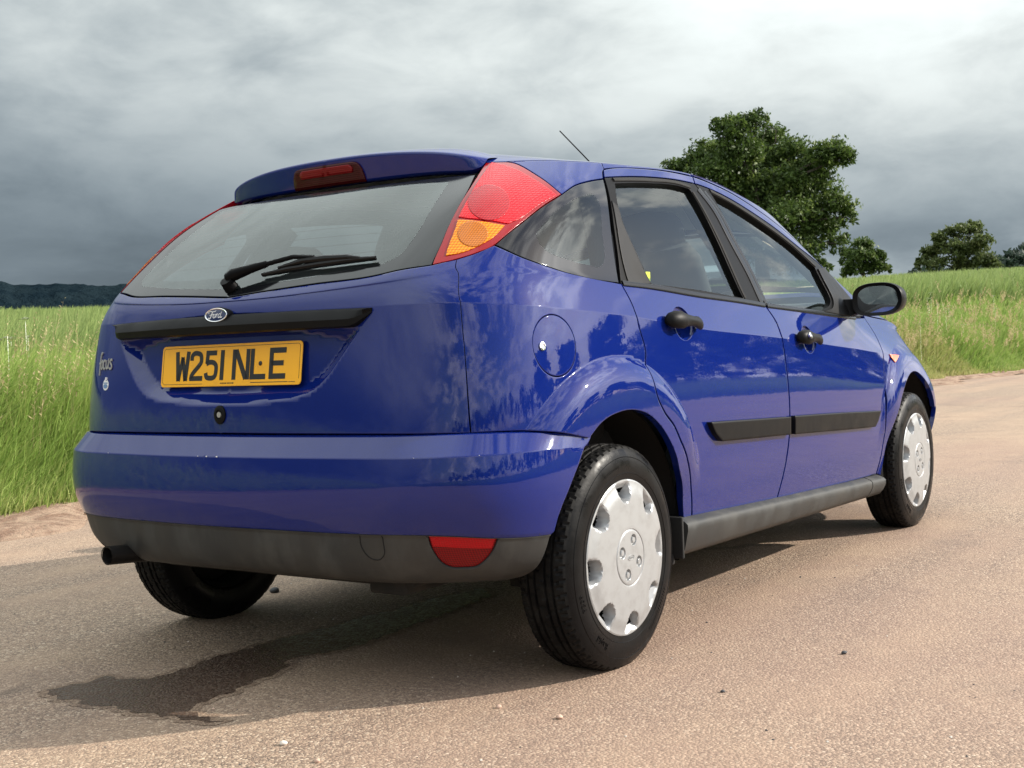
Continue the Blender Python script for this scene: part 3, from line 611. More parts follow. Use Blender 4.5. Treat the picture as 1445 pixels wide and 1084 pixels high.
# ---- quarter panels
qp = panel('quarter_panel', OUT['quarter_panel'], body, PAINT, car, grid=.011, holes=[OUT['fuel_door']], extra=crease_lines(4.22, 7.93, 60)+flare_lines(0, 92, 144)+flare_lines(0, 84.5, 90, 14)*0)
fd = panel('fuel_door', OUT['fuel_door'], body, PAINT, qp, grid=.012, inset=.0032)
mb = MB(); M4 = frame_at(*OUT['pt_fuel_lock'][0][:2], .0)
mb.loft([[tuple(M4 @ Vector((r*math.cos(a), r*math.sin(a), zz))) for a in np.linspace(0, 2*math.pi, 24)[:-1]] for r, zz in ((.0105, .0), (.0105, .003), (.008, .0035), (.0075, .0015), (.0001, .0015))], True)
both(mb, 'fuel_lock', 'chrome', fd)
qg = panel('quarter_window', OUT['quarter_glass'], body, ['window_glass', 'frit'], car, inner=OUT['quarter_clear'], inset=.003, flange=.012, lift=-.001)
# ---- doors
def ring_pts(u, v, a, b, n=40, tilt=0.):
    """(u, v) ellipse of half axes a, b metres round a body point"""
    p0 = body(np.array([u]), np.array([v]))[0]; e = .02
    pu = (body(np.array([u+e]), np.array([v]))[0]-p0)/e; pv = (body(np.array([u]), np.array([v+e]))[0]-p0)/e
    A = np.array([[pu[0], pv[0]], [pu[2], pv[2]]]); iA = np.linalg.inv(A)
    return [tuple(np.array([u, v])+iA @ np.array([a*math.cos(q)*math.cos(tilt)-b*math.sin(q)*math.sin(tilt), a*math.cos(q)*math.sin(tilt)+b*math.sin(q)*math.cos(tilt)]))+(0,) for q in np.linspace(0, 2*math.pi, n+1)[:-1]]
HR = OUT['pt_handle_r'][0][:2]; HF = OUT['pt_handle_f'][0][:2]
crl = [(u, 4.) for u in np.linspace(8.0, 12.7, 40)]
doors = {}
for nm, key, hp in (('rear_door', 'rear_door', HR), ('front_door', 'front_door', HF)):
    pc = body(np.array([hp[0]+.05]), np.array([hp[1]+.01]))[0]; cup_uv = lambda a, b: [(*xz_any(pc[0]+a*math.cos(q), pc[2]+b*math.sin(q), hp[0]+.05, hp[1] if math.sin(q) > 0 else hp[1]-.3), 0) for q in np.linspace(0, 2*math.pi, 41)[:-1]]; cup = cup_uv(.058, .049)
    u0, u1 = (8.02, 10.36) if nm == 'rear_door' else (10.40, 12.70)
    dr = panel(nm, OUT[key], body, PAINT, car, grid=.012, holes=[cup], extra=crease_lines(u0+.03, hp[0]-.16, 12)+crease_lines(hp[0]+.22, u1-.05, 40)+(flare_lines(0, 30, 86.5, 50) if nm == 'rear_door' else []))
    doors[nm] = dr
    # hand cup behind the handle
    M4 = frame_at(hp[0]+.05, hp[1]+.01, 0.); mb = MB()
    mb.loft([[tuple(at(u_, v_, 0.)[0]+M4.col[2].to_3d()*zz) for u_, v_, _ in cup_uv(.058*k, .049*k)] for k, zz in ((1.03, -.001), (1.0, -.002), (.96, -.007), (.80, -.012), (.4, -.014), (.001, -.015))], True)
    both(mb, 'handle_cup', PAINT, dr)
    # grab handle: fat rounded bar narrowing towards the front
    mb = MB(); M4 = frame_at(hp[0], hp[1], .0); rings = []
    for x, hh, dd, zz, dy in ((-.082, .002, .002, .010, .004), (-.080, .012, .010, .012, .004), (-.070, .020, .016, .017, .004), (-.050, .0245, .019, .022, .003), (-.030, .0240, .019, .025, .001), (-.026, .0215, .018, .025, .001), (-.005, .0165, .015, .027, -.001), (.025, .0140, .013, .027, -.004), (.050, .0175, .014, .024, -.007), (.068, .0175, .013, .018, -.009), (.078, .012, .009, .012, -.010), (.082, .002, .002, .010, -.010)):
        rings.append([tuple(M4 @ Vector((x*1.26, dy+hh*1.08*math.cos(a), zz+dd*math.sin(a)))) for a in np.linspace(0, 2*math.pi, 25)[:-1]])
    mb.loft(rings, True, True, True)
    hd = both(mb, 'handle', 'black_plastic', dr, deg=60)
    if nm == 'front_door':
        mb = MB()
        mb.loft([[tuple(M4 @ Vector((-.064+r*math.cos(a), .003+r*math.sin(a), zz))) for a in np.linspace(0, 2*math.pi, 24)[:-1]] for r, zz in ((.0115, .036), (.0115, .0435), (.009, .0445), (.0001, .0445))], True)
        both(mb, 'lock_barrel', 'chrome', hd)
    # rubbing strip
    key = 'rear_mould' if nm == 'rear_door' else 'front_mould'
    panel('rubbing_strip', OUT[key], body, 'black_plastic', dr, grid=.02, inset=0., lift=.016, flange=.019, rim=.006)
    # window frame and glass
    fk, gk = ('rear_frame', 'rear_door_glass') if nm == 'rear_door' else ('front_frame', 'front_door_glass')
    panel('window_frame', OUT[fk], body, 'trim_satin', dr, grid=.02, inset=.0012, flange=.03, holes=[OUT[gk]])
    panel('window_glass', OUT[gk], body, 'window_glass', dr, grid=.03, inset=-.006, flange=0, rim=0, lift=-.012)
    panel('door_top', OUT['door_top_rear' if nm == 'rear_door' else 'door_top_front'], body, PAINT, dr, grid=.014, inset=.0015, flange=.02)
# dark rubber sealing lines at the foot of the windows and the raised pillar strips
def strip(name, uvs, w, h, mats, parent, lift=.0, fn=None):
    """raised strip along a (u, v) line"""
    mb = MB(); P = [at(u, v, lift, fn) for u, v in uvs]; rings = []
    for i, (p, n) in enumerate(P):
        tdir = (P[min(i+1, len(P)-1)][0]-P[max(i-1, 0)][0]).normalized(); s = n.cross(tdir).normalized()
        rings.append([tuple(p-s*w/2-n*.006), tuple(p-s*w/2+n*h*.7), tuple(p-s*w*.32+n*h), tuple(p+s*w*.32+n*h), tuple(p+s*w/2+n*h*.7), tuple(p+s*w/2-n*.006)])
    mb.loft(rings, True, True, True); return both(mb, name, mats, parent, deg=28)
def uvline(pts, k=8): return [tuple(p[:2]) for p in catmull([(*p[:2], 0) for p in pts], .02, SCALE, False)]
strip('window_seal', uvline([(7.90, 5.60), (8.38, 5.635), (9.243, 5.54), (9.78, 5.54), (10.235, 5.51)]), .016, .004, 'trim_black', doors['rear_door'])
strip('window_seal', uvline([(10.275, 5.51), (11.065, 5.585), (11.757, 5.66), (12.2, 5.74)]), .016, .004, 'trim_black', doors['front_door'])
strip('pillar_trim', uvline([(10.215, 5.65), (10.155, 6.55), (10.03, 7.49), (9.965, 8.25), (9.88, 8.62)]), .036, .003, 'trim_black', doors['rear_door'])
strip('pillar_trim', uvline([(10.285, 5.60), (10.228, 6.56), (10.11, 7.50), (10.06, 8.2), (9.99, 8.60)]), .022, .002, 'trim_black', doors['front_door'])
strip('frame_seal', uvline([(8.25, 8.52), (8.97, 8.63), (9.55, 8.665), (9.72, 8.62)]), .012, .004, 'gap_black', doors['rear_door'])
strip('frame_seal', uvline([(9.73, 8.5), (9.77, 7.92), (9.85, 7.03), (9.94, 5.75)]), .012, .003, 'gap_black', doors['rear_door'])
strip('frame_seal', uvline([(10.13, 8.66), (10.62, 8.50), (11.24, 8.17), (11.69, 7.83), (11.95, 7.55)]), .014, .004, 'gap_black', doors['front_door'])
# fixed black quarter light blank in the rear door
panel('quarter_blank', [(8.02, 7.9, 1), (8.12, 7.75), (8.145, 7.40), (8.30, 6.64), (8.44, 5.80, 1), (8.02, 5.72, 1), (7.99, 6.6)], body, 'black_plastic', doors['rear_door'], grid=.02, inset=.0, lift=.003, flange=.01)
cp = panel('pillar_panel', OUT['c_pillar'], body, PAINT, car, grid=.012, inset=.0015)
# ---- front wing, bonnet, windscreen, nose
hole = [(2.62+.368*math.cos(a), .305+.368*math.sin(a)) for a in np.linspace(rad(-8), rad(188), 40)]
def xz_uv(x, z, u, v):
    for _ in range(20):
        p = LOWN.ev(np.array([u]), np.array([v]))[0]; e = 1e-3
        pu = (LOWN.ev(np.array([u+e]), np.array([v]))[0]-p)/e; pv = (LOWN.ev(np.array([u]), np.array([v+e]))[0]-p)/e
        du, dv = np.linalg.solve(np.array([[pu[0], pv[0]], [pu[2], pv[2]]]), np.array([x-p[0], z-p[2]])); u = min(max(u+du, 11), 15.6); v = min(max(v+dv, -.0), 6)
    return u, v
hole_uv = []; g = (13.9, .2)
for x, z in hole: g = xz_uv(x, z, *g); hole_uv.append((*g, 0))
df = [p for p in OUT['front_door'] if p[0] > 12.46 and p[1] < 5.9][:]
df = sorted(df, key=lambda p: p[1])
wing = panel('front_wing', [(*hole_uv[-1][:2], 1)]+[(12.49, .16, 1)]+[(u, v, 0) for u, v, c in df[1:-1]]+[(12.583, 5.844, 1), (12.62, 6.0, 1), (13.2, 5.99), (14.2, 5.98), (14.9, 5.97, 1), (15.05, 5.2), (15.1, 4.3), (15.1, 3.2, 1), (14.9, 2.2), (14.75, 1.6, 1)]+[(u, v, 0) for u, v, c in hole_uv if v > 1.5 and u > 13.5][::1]+[(u, v, 0) for u, v, c in hole_uv if not (v > 1.5 and u > 13.5) and u < 13.6][:-1], body, PAINT, car, grid=.014, extra=crease_lines(12.8, 14.9, 40)+flare_lines(1, 60, 168, 60))
panel('side_repeater', OUT['side_lamp'], body, 'lens_orange', wing, grid=.01, inset=0, lift=.004, flange=.006)
bonnet = panel('bonnet', [(18, 6.02, 1), (18, 6.93, 1), (16, 6.93), (14.2, 6.93), (13.0, 6.70), (12.75, 6.3), (12.68, 6.03, 1), (14.0, 6.02), (15.0, 6.02), (16.5, 6.02)], body, PAINT, car, 'sym', grid=.02)
windscreen = panel('windscreen', [(18, 7.0, 1), (18, 8.95, 1), (16, 8.95), (14.0, 8.95), (13.0, 8.9, 1), (12.85, 8.0), (12.85, 7.3), (13.0, 6.95, 1), (14.3, 7.0), (16, 7.0)], body, ['window_glass', 'frit'], car, 'sym', inner=[(18, 7.15, 1), (18, 8.8, 1), (16, 8.8), (14.0, 8.78), (13.3, 8.7), (13.12, 8.0), (13.15, 7.3), (14.4, 7.14), (16, 7.14)], grid=.03, inset=.003, flange=.01, lift=-.003)
panel('pillar_trim', [(12.52, 7.86, 1), (12.50, 6.75), (12.53, 5.95, 1), (12.75, 6.2), (12.98, 6.9, 1), (12.83, 7.3), (12.83, 8.0), (12.98, 8.92, 1), (12.6, 8.97), (12.0, 8.97), (11.2, 8.97), (10.3, 8.97), (9.95, 8.97, 1), (10.283, 8.93), (10.865, 8.88), (11.567, 8.63), (12.199, 8.21)], body, PAINT, car, grid=.016, inset=.001, flange=.02)
panel('pillar_trim', [(8.15, 8.84, 1), (8.32, 8.88), (9.1, 8.965), (9.9, 8.965, 1), (9.9, 8.995, 1), (9.0, 8.995), (8.17, 8.995, 1)], body, PAINT, car, grid=.016, inset=.0, flange=.02)
nose = panel('front_bumper', [(18, .05, 1), (18, 3.1, 1), (16.6, 3.1), (15.12, 3.15, 1), (14.9, 2.2), (14.75, 1.58, 1), (14.6, 1.0), (14.45, .1, 1), (16, .05)], body, PAINT, car, 'sym', grid=.025)
headlamp = panel('headlamp', [(15.12, 3.2, 1), (15.1, 4.4), (14.95, 5.9, 1), (15.6, 5.8), (16.4, 5.2), (16.75, 3.9), (16.7, 3.2, 1)], body, 'clear_cover', car, grid=.025, inset=.003)
panel('lamp_bowl', [(15.14, 3.25, 1), (15.14, 4.4), (15.0, 5.8, 1), (15.6, 5.7), (16.4, 5.1), (16.7, 3.9), (16.65, 3.25, 1)], body, 'chrome', headlamp, grid=.03, inset=.0, lift=-.03)
grille = panel('grille', [(18, 3.2, 1), (18, 5.9, 1), (16.9, 5.85), (16.45, 5.3), (16.8, 3.9), (16.75, 3.2, 1)], body, 'black_plastic', car, 'sym', grid=.03)
# ---- roof and spoiler
R9 = np.array(UPP[4]); ctr = {3: (-.02, 1.425), 4: (.02, 1.428), 5: (.07, 1.430), 6: (.12, 1.432), 7: (.20, 1.434), 8: (.33, 1.437), 9: (.6, 1.443), 10: (.98, 1.445), 11: (1.38, 1.425), 12: (1.78, 1.386)}
ts = [-.05, 0., .12, .35, .68, 1.]; rows = []
for t_ in ts:
    r = []
    for j in range(3, 13):
        xe, ye, ze = R9[j]; xc, zc_ = ctr[j]
        if t_ < 0: p = body(np.array([float(j)]), np.array([8.8]))[0]; r.append(tuple(p)); continue
        f = 1-(1-t_)**2.3; r.append((xe+(xc-xe)*t_, ye*(1-t_), ze+(zc_-ze)*f))
    if t_ < 0: r.append(tuple(body(np.array([13.]), np.array([8.8]))[0]))
    else: r.append(tuple(body(np.array([13+5*t_]), np.array([9.]))[0]))
    rows.append(r)
ROOFN = Net(rows)
roof = panel('roof', [(.05, 1.02, 1), (3, 1.02), (6, 1.02), (10, 1.02, 1), (10, 3), (10, 5, 1), (6, 5), (.0, 5, 1), (.0, 3)], ROOFN.ev, PAINT, car, 'sym', grid=.02, inset=0., flange=.02, rim=0, scale=(.2, .12), cx=np.array([.8, 0, 0]))
SP = Net([
 [(-.140, 0, 1.328), (-.133, .20, 1.328), (-.105, .36, 1.327), (-.078, .446, 1.323), (-.060, .470, 1.338)],
 [(-.150, 0, 1.331), (-.143, .20, 1.331), (-.114, .366, 1.330), (-.088, .450, 1.328), (-.066, .477, 1.342)],
 [(-.156, 0, 1.338), (-.149, .20, 1.338), (-.121, .368, 1.336), (-.093, .453, 1.333), (-.068, .480, 1.346)],
 [(-.171, 0, 1.390), (-.163, .20, 1.387), (-.132, .366, 1.376), (-.096, .452, 1.362), (-.056, .482, 1.358)],
 [(-.160, 0, 1.409), (-.152, .20, 1.405), (-.120, .362, 1.392), (-.082, .447, 1.376), (-.040, .480, 1.367)],
 [(-.08, 0, 1.423), (-.073, .20, 1.419), (-.045, .36, 1.407), (-.015, .437, 1.388), (.003, .475, 1.373)],
 [(.0, 0, 1.428), (.005, .20, 1.424), (.025, .35, 1.411), (.04, .42, 1.395), (.045, .455, 1.380)]], creases=(2,))
spoiler = panel('roof_spoiler', [(0, 0, 1), (0, 6, 1), (2, 6), (4, 6, 1), (4, 3), (4, 0, 1), (2, 0)], SP.ev, PAINT, car, 'sym', grid=.010, inset=0., flange=.0, rim=0, scale=(.125, .03), extra=[[(u, 2.) for u in np.linspace(.1, 3.9, 30)]])
# high level stop lamp let into the spoiler
stop = panel('high_stop_lamp', [(0, 1.3, 1), (0, 3.0, 1), (.48, 3.0, 1), (.56, 2.93), (.62, 2.7), (.66, 2.3), (.67, 2.05, 1), (.67, 1.3, 1)], SP.ev, 'lens_dark_red', spoiler, 'sym', grid=.012, inset=0., flange=.008, rim=0, lift=.005, scale=(.2, .05))
panel('stop_lens', [(0, 2.38, 1), (0, 2.84, 1), (.44, 2.84, 1), (.50, 2.6), (.48, 2.38, 1)], SP.ev, 'lens_stop', stop, 'sym', grid=.012, inset=0., flange=.003, rim=0, lift=.008, scale=(.2, .05))
mb = MB(); mb.tube([(1.66, 0, 1.398), (1.60, 0, 1.424), (1.56, 0, 1.443)], [.012, .008, .006], 10); mb.tube([(1.56, 0, 1.443), (1.278, 0, 1.571), (1.114, 0, 1.643)], [.003, .0026, .0022], 8)
mb.build('aerial', 'trim_black', car)
# ---- rear bumper
def bump_fn(u, v): return BUMPN.ev(u, v)
be = OUT['bumper_edge']; se = OUT['skirt_edge']
bumper = panel('rear_bumper', [(0, 0.05, 1), (0, 4.35, 1), (2, 4.38), (4, 4.42), (5.2, 4.45), (be[-1][0], be[-1][1], 1)]+[(u, v, 0) for u, v, c in be[-2:0:-1]]+[(be[0][0], be[0][1], 0), (7.16, 1.0), (7.1, .05, 1), (5.5, .05), (3, .05)], bump_fn, PAINT, car, 'sym', grid=.011, inset=0., flange=.03, scale=(.20, .06), extra=crease_lines(.02, 6.6, 90, 2., .03)+crease_lines(.02, 6.9, 90, 1., .03))
fogu = OUT['fog']
skirt_out = [(0, 4.45, 1), (2, 4.48), (4, 4.52), (5.2, 4.55), (se[0][0], 4.62, 1), (se[1][0], se[1][1], 0), (se[2][0], se[2][1], 0), (5.7, 7.6), (5.4, 8, 1), (4, 8), (2, 8), (0, 8, 1)]
fogh = [(fogu[0][0]+.02, 4.62, 1)]+[(u, max(v, 4.75), 0) for u, v, c in fogu[1:-1]]+[(fogu[-1][0]-.02, 4.62, 1)]
# right half carries the fog lamp and towing eye cap, left half is cut out for the exhaust
def skirt_half(side, holes):
    so_ = list(skirt_out)
    if side == 'L': so_ = so_[:8]+[(5.4, 8, 1), (4.05, 8, 1), (3.95, 7.2), (3.6, 6.55), (3.1, 6.5), (2.7, 6.9), (2.45, 7.6), (2.35, 8, 1), (1.2, 8), (0, 8, 1)]
    a = panel_mesh(so_, bump_fn, grid=.012, inset=0., flange=.02, holes=holes, scale=(.20, .06), lift=.001)
    return a if side == 'R' else mir(*a)
A = skirt_half('R', [fogh]); B = skirt_half('L', [fogh])
skirt = mesh_obj('bumper_skirt', np.concatenate([A[0], B[0]]), np.concatenate([A[1], B[1]+len(A[0])]), 'grey_plastic', bumper, True, np.concatenate([A[2], B[2]]))
panel('fog_lamp', fogh, bump_fn, 'lens_fog', bumper, inset=.002, flange=.012, grid=.012, lift=-.004, scale=(.20, .06))
fogt = [(fogu[0][0]+.03, 4.64, 1), (fogu[-1][0]-.03, 4.64, 1), (4.94, 5.05), (4.89, 5.42, 1), (4.2, 5.46), (3.64, 5.42, 1), (3.58, 5.05)]
panel('reflector', fogt, bump_fn, 'lens_fog_top', bumper, inset=.003, flange=.002, grid=.012, lift=-.0022, scale=(.20, .06))
mb = MB(); tw = [at(u, max(v, 4.7), .0015, bump_fn)[0] for u, v in [tuple(p) for p in catmull([(u, max(v, 4.62), c) for u, v, c in OUT['towcap']], .01, (.2, .06), False)]]
mb.tube(tw, .0013, 6); mb.build('tow_eye_seam', 'gap_black', skirt)
# stone chips on the bumper edge
for i, (u_, sd, sz) in enumerate(((.22, 1, .0032), (.05, 1, .0025), (-.10, 1, .0016), (-1.85, 1, .0015), (3.3, 1, .0014), (4.6, 1, .0016))):
    p, n = at(abs(u_), 2.0, .0012, bump_fn); p = Vector((p.x, p.y*(1 if u_ >= 0 else -1), p.z)); q = np.random.default_rng(i+60); mb = MB()
    ring = [(p.x-.0003, p.y+sz*math.cos(a)*q.uniform(.7, 1.7), p.z+sz*.55*math.sin(a)*q.uniform(.6, 1.2)) for a in np.linspace(0, 2*math.pi, 10)[:-1]]; mb.add(ring+[(p.x-.0006, p.y, p.z)], [(k, (k+1) % 9, 9) for k in range(9)]); mb.build('paint_chip', 'white_print', bumper)
# ---- sills
def sill_sec(x, zt, zb):
    return [(x, -.770, zt+.012), (x, -.800, zt+.006), (x, -.824, zt-.003), (x, -.834, zt-.012), (x, -.834, zt-.030), (x, -.822, zb+.022), (x, -.806, zb+.004), (x, -.765, zb), (x, -.70, zb+.004), (x, -.66, zb+.05)]
def sill_z(x): return .331+(x-.38)*(-.0385), .226-(x-.38)*.022
mb = MB(); mb.loft([sill_sec(x, *sill_z(x)) for x in np.linspace(.375, 2.02, 34)], True, True, True); sills = both(mb, 'sill_cover', 'grey_plastic', car, deg=50)
mb = MB(); mb.loft([sill_sec(x, *sill_z(x)) for x in np.linspace(2.028, 2.19, 6)], True, True, True); both(mb, 'sill_end', 'grey_plastic', sills, deg=50)
# ---- tailgate fittings
def tail_off(y, z, off=0.):
    """point on the tailgate skin for a given y, z"""
    u, v = abs(y)/.22, 3.
    for _ in range(6):
        p = body(np.array([u]), np.array([v]))[0]; e = 1e-3; pu = (body(np.array([u+e]), np.array([v]))[0]-p)/e; pv = (body(np.array([u]), np.array([v+e]))[0]-p)/e
        du, dv = np.linalg.solve(np.array([[pu[1], pv[1]], [pu[2], pv[2]]]), np.array([abs(y)-p[1], z-p[2]])); u = max(u+du, 0); v = min(max(v+dv, 0), 8.9)
    n = surf_frame(body, np.array([u]), np.array([v]))[0]
    if n[0] > 0: n = -n
    s = 1 if y >= 0 else -1
    return Vector((p[0]+n[0]*off, s*p[1]+s*n[1]*off, p[2]+n[2]*off)), Vector((n[0], s*n[1], n[2]))
# black finisher over the number plate
mb = MB(); rings = []
for y in np.linspace(-.474, .474, 61):
    a = min(1., (.474-abs(y))/.038); top = .9605-.004*(abs(y)/.474)**2; bot = .912+(1-a)*.034; 
    p0 = tail_off(y, top)[0]; p1 = tail_off(y, (top+bot)/2)[0]; p2 = tail_off(y, bot)[0]
    rings.append([(p0.x+.004, y, top+.002), (p0.x-.010, y, top), (p0.x-.017, y, top-.006*a), (p1.x-.022*a-.004, y, (top*.45+bot*.55)), (p2.x-.016*a-.004, y, bot+.004*a), (p2.x-.010*a, y, bot), (p2.x+.03, y, bot+.001)])
mb.loft(rings, True, True, True); finisher = mb.build('plate_finisher', 'black_plastic', tailgate, deg=22)
# oval badge
bp, bn = tail_off(0, .960, .018); bn = Vector((-1, 0, .16)).normalized(); bx = Vector((0, -1, 0)); by = bn.cross(bx)
BM = Matrix((bx, by, bn)).transposed().to_4x4(); BM.translation = bp
mb = MB(); E = ellipse(.041, .0185, 48)
mb.loft([[(x*k, y*k2, z) for x, y in E] for k, k2, z in ((1.08, 1.16, -.022), (1.09, 1.18, -.006), (1.06, 1.12, -.002))], True, True, True)
place(mb, BM); badge = mb.build('badge', 'black_plastic', tailgate)
mb = MB(); mb.loft([[(x*k, y*k2, z) for x, y in E] for k, k2, z in ((1., 1., -.004), (1., 1., .002), (.97, .94, .0032), (.92, .84, .0025), (.90, .80, .001))], True); place(mb, BM); mb.build('badge_ring', 'chrome', badge)
mb = MB(); mb.loft([[(x*k, y*k2, z) for x, y in E] for k, k2, z in ((.91, .82, .0012), (.5, .45, .0022), (.001, .001, .0024))], True); place(mb, BM); mb.build('badge_face', 'badge_blue', badge)
mb = MB(); F4 = .0021
S_ = lambda pts, w: ribbon(mb, smooth_pts([(x*.001, y*.001) for x, y in pts], 5), w*.001, .0008, z0=F4)
S_([(-25, 4), (-26, 8), (-21, 10), (-12, 9), (-4, 9.5), (1, 11)], 1.6)               # F top sweep
S_([(-11, 9), (-14, 3), (-17, -4), (-20, -8), (-24, -9), (-26, -6)], 2.2)                # F stem
S_([(-22, 0), (-16, 1), (-9, 1.5), (-6, 3)], 1.5)                                      # F bar
S_([(-4, 2), (-8, 0), (-9, -5), (-6, -7.5), (-2, -5), (-1, 0), (-4, 2), (-1, 1), (3, 2)], 1.7)  # o
S_([(3, 3), (4, 0), (2, -4), (1, -7)], 1.8); S_([(3, -1), (6, 2.5), (9, 2)], 1.7)        # r
S_([(18, 2), (14, 2.5), (10, -1), (10, -6), (13, -7.5), (17, -4), (19, 2), (22, 9)], 1.7); S_([(22, 9), (19, 1), (18, -5), (20, -7.5), (24, -5)], 1.7)  # d
place(mb, BM); mb.build('badge_script', 'white_print', badge, smooth=False)
# number plate
PM = Matrix((Vector((0, -1, 0)), Vector((math.sin(.15), 0, math.cos(.15))), Vector((-math.cos(.15), 0, math.sin(.15))))).transposed().to_4x4(); PM.translation = Vector((-.573, 0, .8326))
def rrect(w, h, r, n=6): return [(sx*(w/2-r)+r*math.cos(a0+k*math.pi/2/n), sy*(h/2-r)+r*math.sin(a0+k*math.pi/2/n)) for sx, sy, a0 in ((1, 1, 0), (-1, 1, math.pi/2), (-1, -1, math.pi), (1, -1, 1.5*math.pi)) for k in range(n+1)]
mb = MB(); Rr = rrect(.520, .111, .011)
def bend(x): return -.006*(x/.26)**2*0+.0025*math.sin(x*9)
mb.loft([[(x*k, y*k2, z) for x, y in Rr] for k, k2, z in ((.995, .98, -.003), (1, 1, -.0015), (1, 1, .0), (.997, .988, .0008))], True, True, True); place(mb, PM); plate = mb.build('number_plate', 'plate_yellow', car)
mb = MB(); ch = {}
def stroke(pts, x0, w=14., sx=1.): ribbon(mb, [((x0+x*sx)*.001, (y-39.5)*.001) for x, y in pts], w*.001, .0006, z0=.0009)
stroke([(6, 79), (14, 0)], -205, 14); stroke([(15, 0), (28, 64)], -205, 12); stroke([(28, 64), (41, 0)], -205, 12); stroke([(42, 0), (50, 79)], -205, 14)
stroke(smooth_pts([(7, 54), (8, 66), (16, 72.5), (28, 73), (40, 69), (44, 59), (43, 48), (34, 38), (18, 24), (9, 14), (7, 6.5)], 4)+[(7.1, 6), (51, 6)], -148, 13)
stroke([(46, 72.5), (12, 72.5), (10.5, 44)], -92, 13); stroke(smooth_pts([(8, 44), (20, 48), (34, 47), (44, 40), (46, 28), (44, 14), (36, 7), (22, 6), (11, 9), (7, 20)], 4), -92, 13)
stroke([(14, 0), (14, 79)], -38, 14)
stroke([(7, 0), (7, 79)], 14, 14); stroke([(12, 77), (51, 2)], 14, 15); stroke([(57, 0), (57, 79)], 14, 14)
stroke([(7, 79), (7, 6.5), (56, 6.5)], 80, 14)
stroke([(58, 72.5), (7, 72.5), (7, 6.5), (58, 6.5)], 148, 14); stroke([(7, 40), (50, 40)], 148, 13)
place(mb, PM); mb.build('plate_characters', 'plate_black', plate, smooth=False)
mb = MB(); Bd = rrect(.506, .097, .008); k0 = [p for p in Bd]
def bl(pts, w=1.1): ribbon(mb, pts, w*.001, .0003, z0=.0009)
top = [p for p in Bd if p[1] > -.040]; bl([(.2525, -.0475)]*0+[(.253, -.030)]+[p for p in Bd if p[1] > 0]+[(-.253, -.030)])
bl([(-.253, -.030), (-.2525, -.043), (-.246, -.0485), (-.096, -.0485)]); bl([(.084, -.0475), (.215, -.0475)], 1.8); bl([(.253, -.030), (.2525, -.040)])
x_ = -.028
for w_ in (3, 2, 4, 2, 5, 0, 3, 4, 2, 3, 5): x_ += .001; ribbon(mb, [(x_, -.0478), (x_+w_*.001, -.0478)], .0035, .0003, z0=.0009) if w_ else None; x_ += w_*.001+.0006
x_ = .218
for w_ in (2, 3, 2, 4, 2, 3): ribbon(mb, [(x_, -.0478), (x_+w_*.001, -.0478)], .0018, .0003, z0=.0009); x_ += w_*.001+.0012
place(mb, PM); mb.build('plate_border', 'plate_black', plate, smooth=False)
for x in (.1163, -.1125):
    mb = MB(); mb.loft([[(x+r*math.cos(a), .001+r*math.sin(a), zz) for a in np.linspace(0, 2*math.pi, 17)[:-1]] for r, zz in ((.0062, .0), (.0060, .002), (.004, .003), (.0001, .0028))], True); place(mb, PM); mb.build('plate_screw', 'plate_black', plate)
# boot lock
lp, ln = tail_off(0, .705, .0); LX = Vector((0, -1, 0)); LM = Matrix((LX, ln.cross(LX), ln)).transposed().to_4x4(); LM.translation = lp
mb = MB(); mb.loft([[(r*.85*math.cos(a), r*math.sin(a), zz) for a in np.linspace(0, 2*math.pi, 33)[:-1]] for r, zz in ((.024, -.002), (.024, .004), (.020, .006), (.013, .0065), (.012, .004), (.0001, .004))], True); place(mb, LM); lk = mb.build('boot_lock', 'black_plastic', tailgate)
mb = MB(); mb.loft([[(r*math.cos(a), r*math.sin(a), zz) for a in np.linspace(0, 2*math.pi, 25)[:-1]] for r, zz in ((.0075, .004), (.007, .0062), (.0001, .0062))], True); mb.box((0, 0, .0064), (.0014, .008, .0006)); place(mb, LM); mb.build('lock_barrel', 'silver_letter', lk)
# model script and dealer sticker on the left of the tailgate
def on_tail(mb, y0, z0, name, mat, off=.0015, parent=None):
    mb.v = [tuple((lambda pn: pn[0]+pn[1]*0)(tail_off(y0-p[0], z0+p[1], off+p[2]))) for p in mb.v]
    return mb.build(name, mat, parent or tailgate, smooth=False)
mb = MB(); S2 = lambda pts, w: ribbon(mb, smooth_pts([(x*.001, y*.001) for x, y in pts], 4), w*.001, .0022, z0=.0)
S2([(-30, 31), (-36, 34), (-42, 27), (-44, 8), (-44.5, -18), (-44.5, -33)], 6.5); S2([(-54, 3), (-44, 4), (-32, 4.5)], 5)
S2([(-26, 11), (-34, 6), (-35, -6), (-28, -14), (-20, -8), (-19, 4), (-26, 11), (-27, 11)], 5.5)
S2([(0, 9), (-7, 12), (-14, 4), (-13, -8), (-6, -14), (1, -11)], 5.5)
S2([(7, 13), (7, -2), (11, -12), (18, -11), (23, -2), (24, 13), (24, -13)], 5.5)
S2([(49, 11), (41, 14), (35, 8), (40, 2), (47, -4), (45, -12), (37, -14), (32, -10)], 5.5)
mb.v = [(x*.86, y*.95, z) for x, y, z in mb.v]; on_tail(mb, .520, .846, 'model_script', 'silver_letter')
mb = MB(); E2 = ellipse(.0175, .0155, 28); mb.loft([[(x*k, y*k, z) for x, y in E2] for k, z in ((1, 0), (1, .0008), (.001, .001))], True); mb.tube([(.003, .0145, .0006), (.004, .021, .0006)], .004, 8)
stk = on_tail(mb, .512, .788, 'dealer_sticker', 'white_print', .0004)
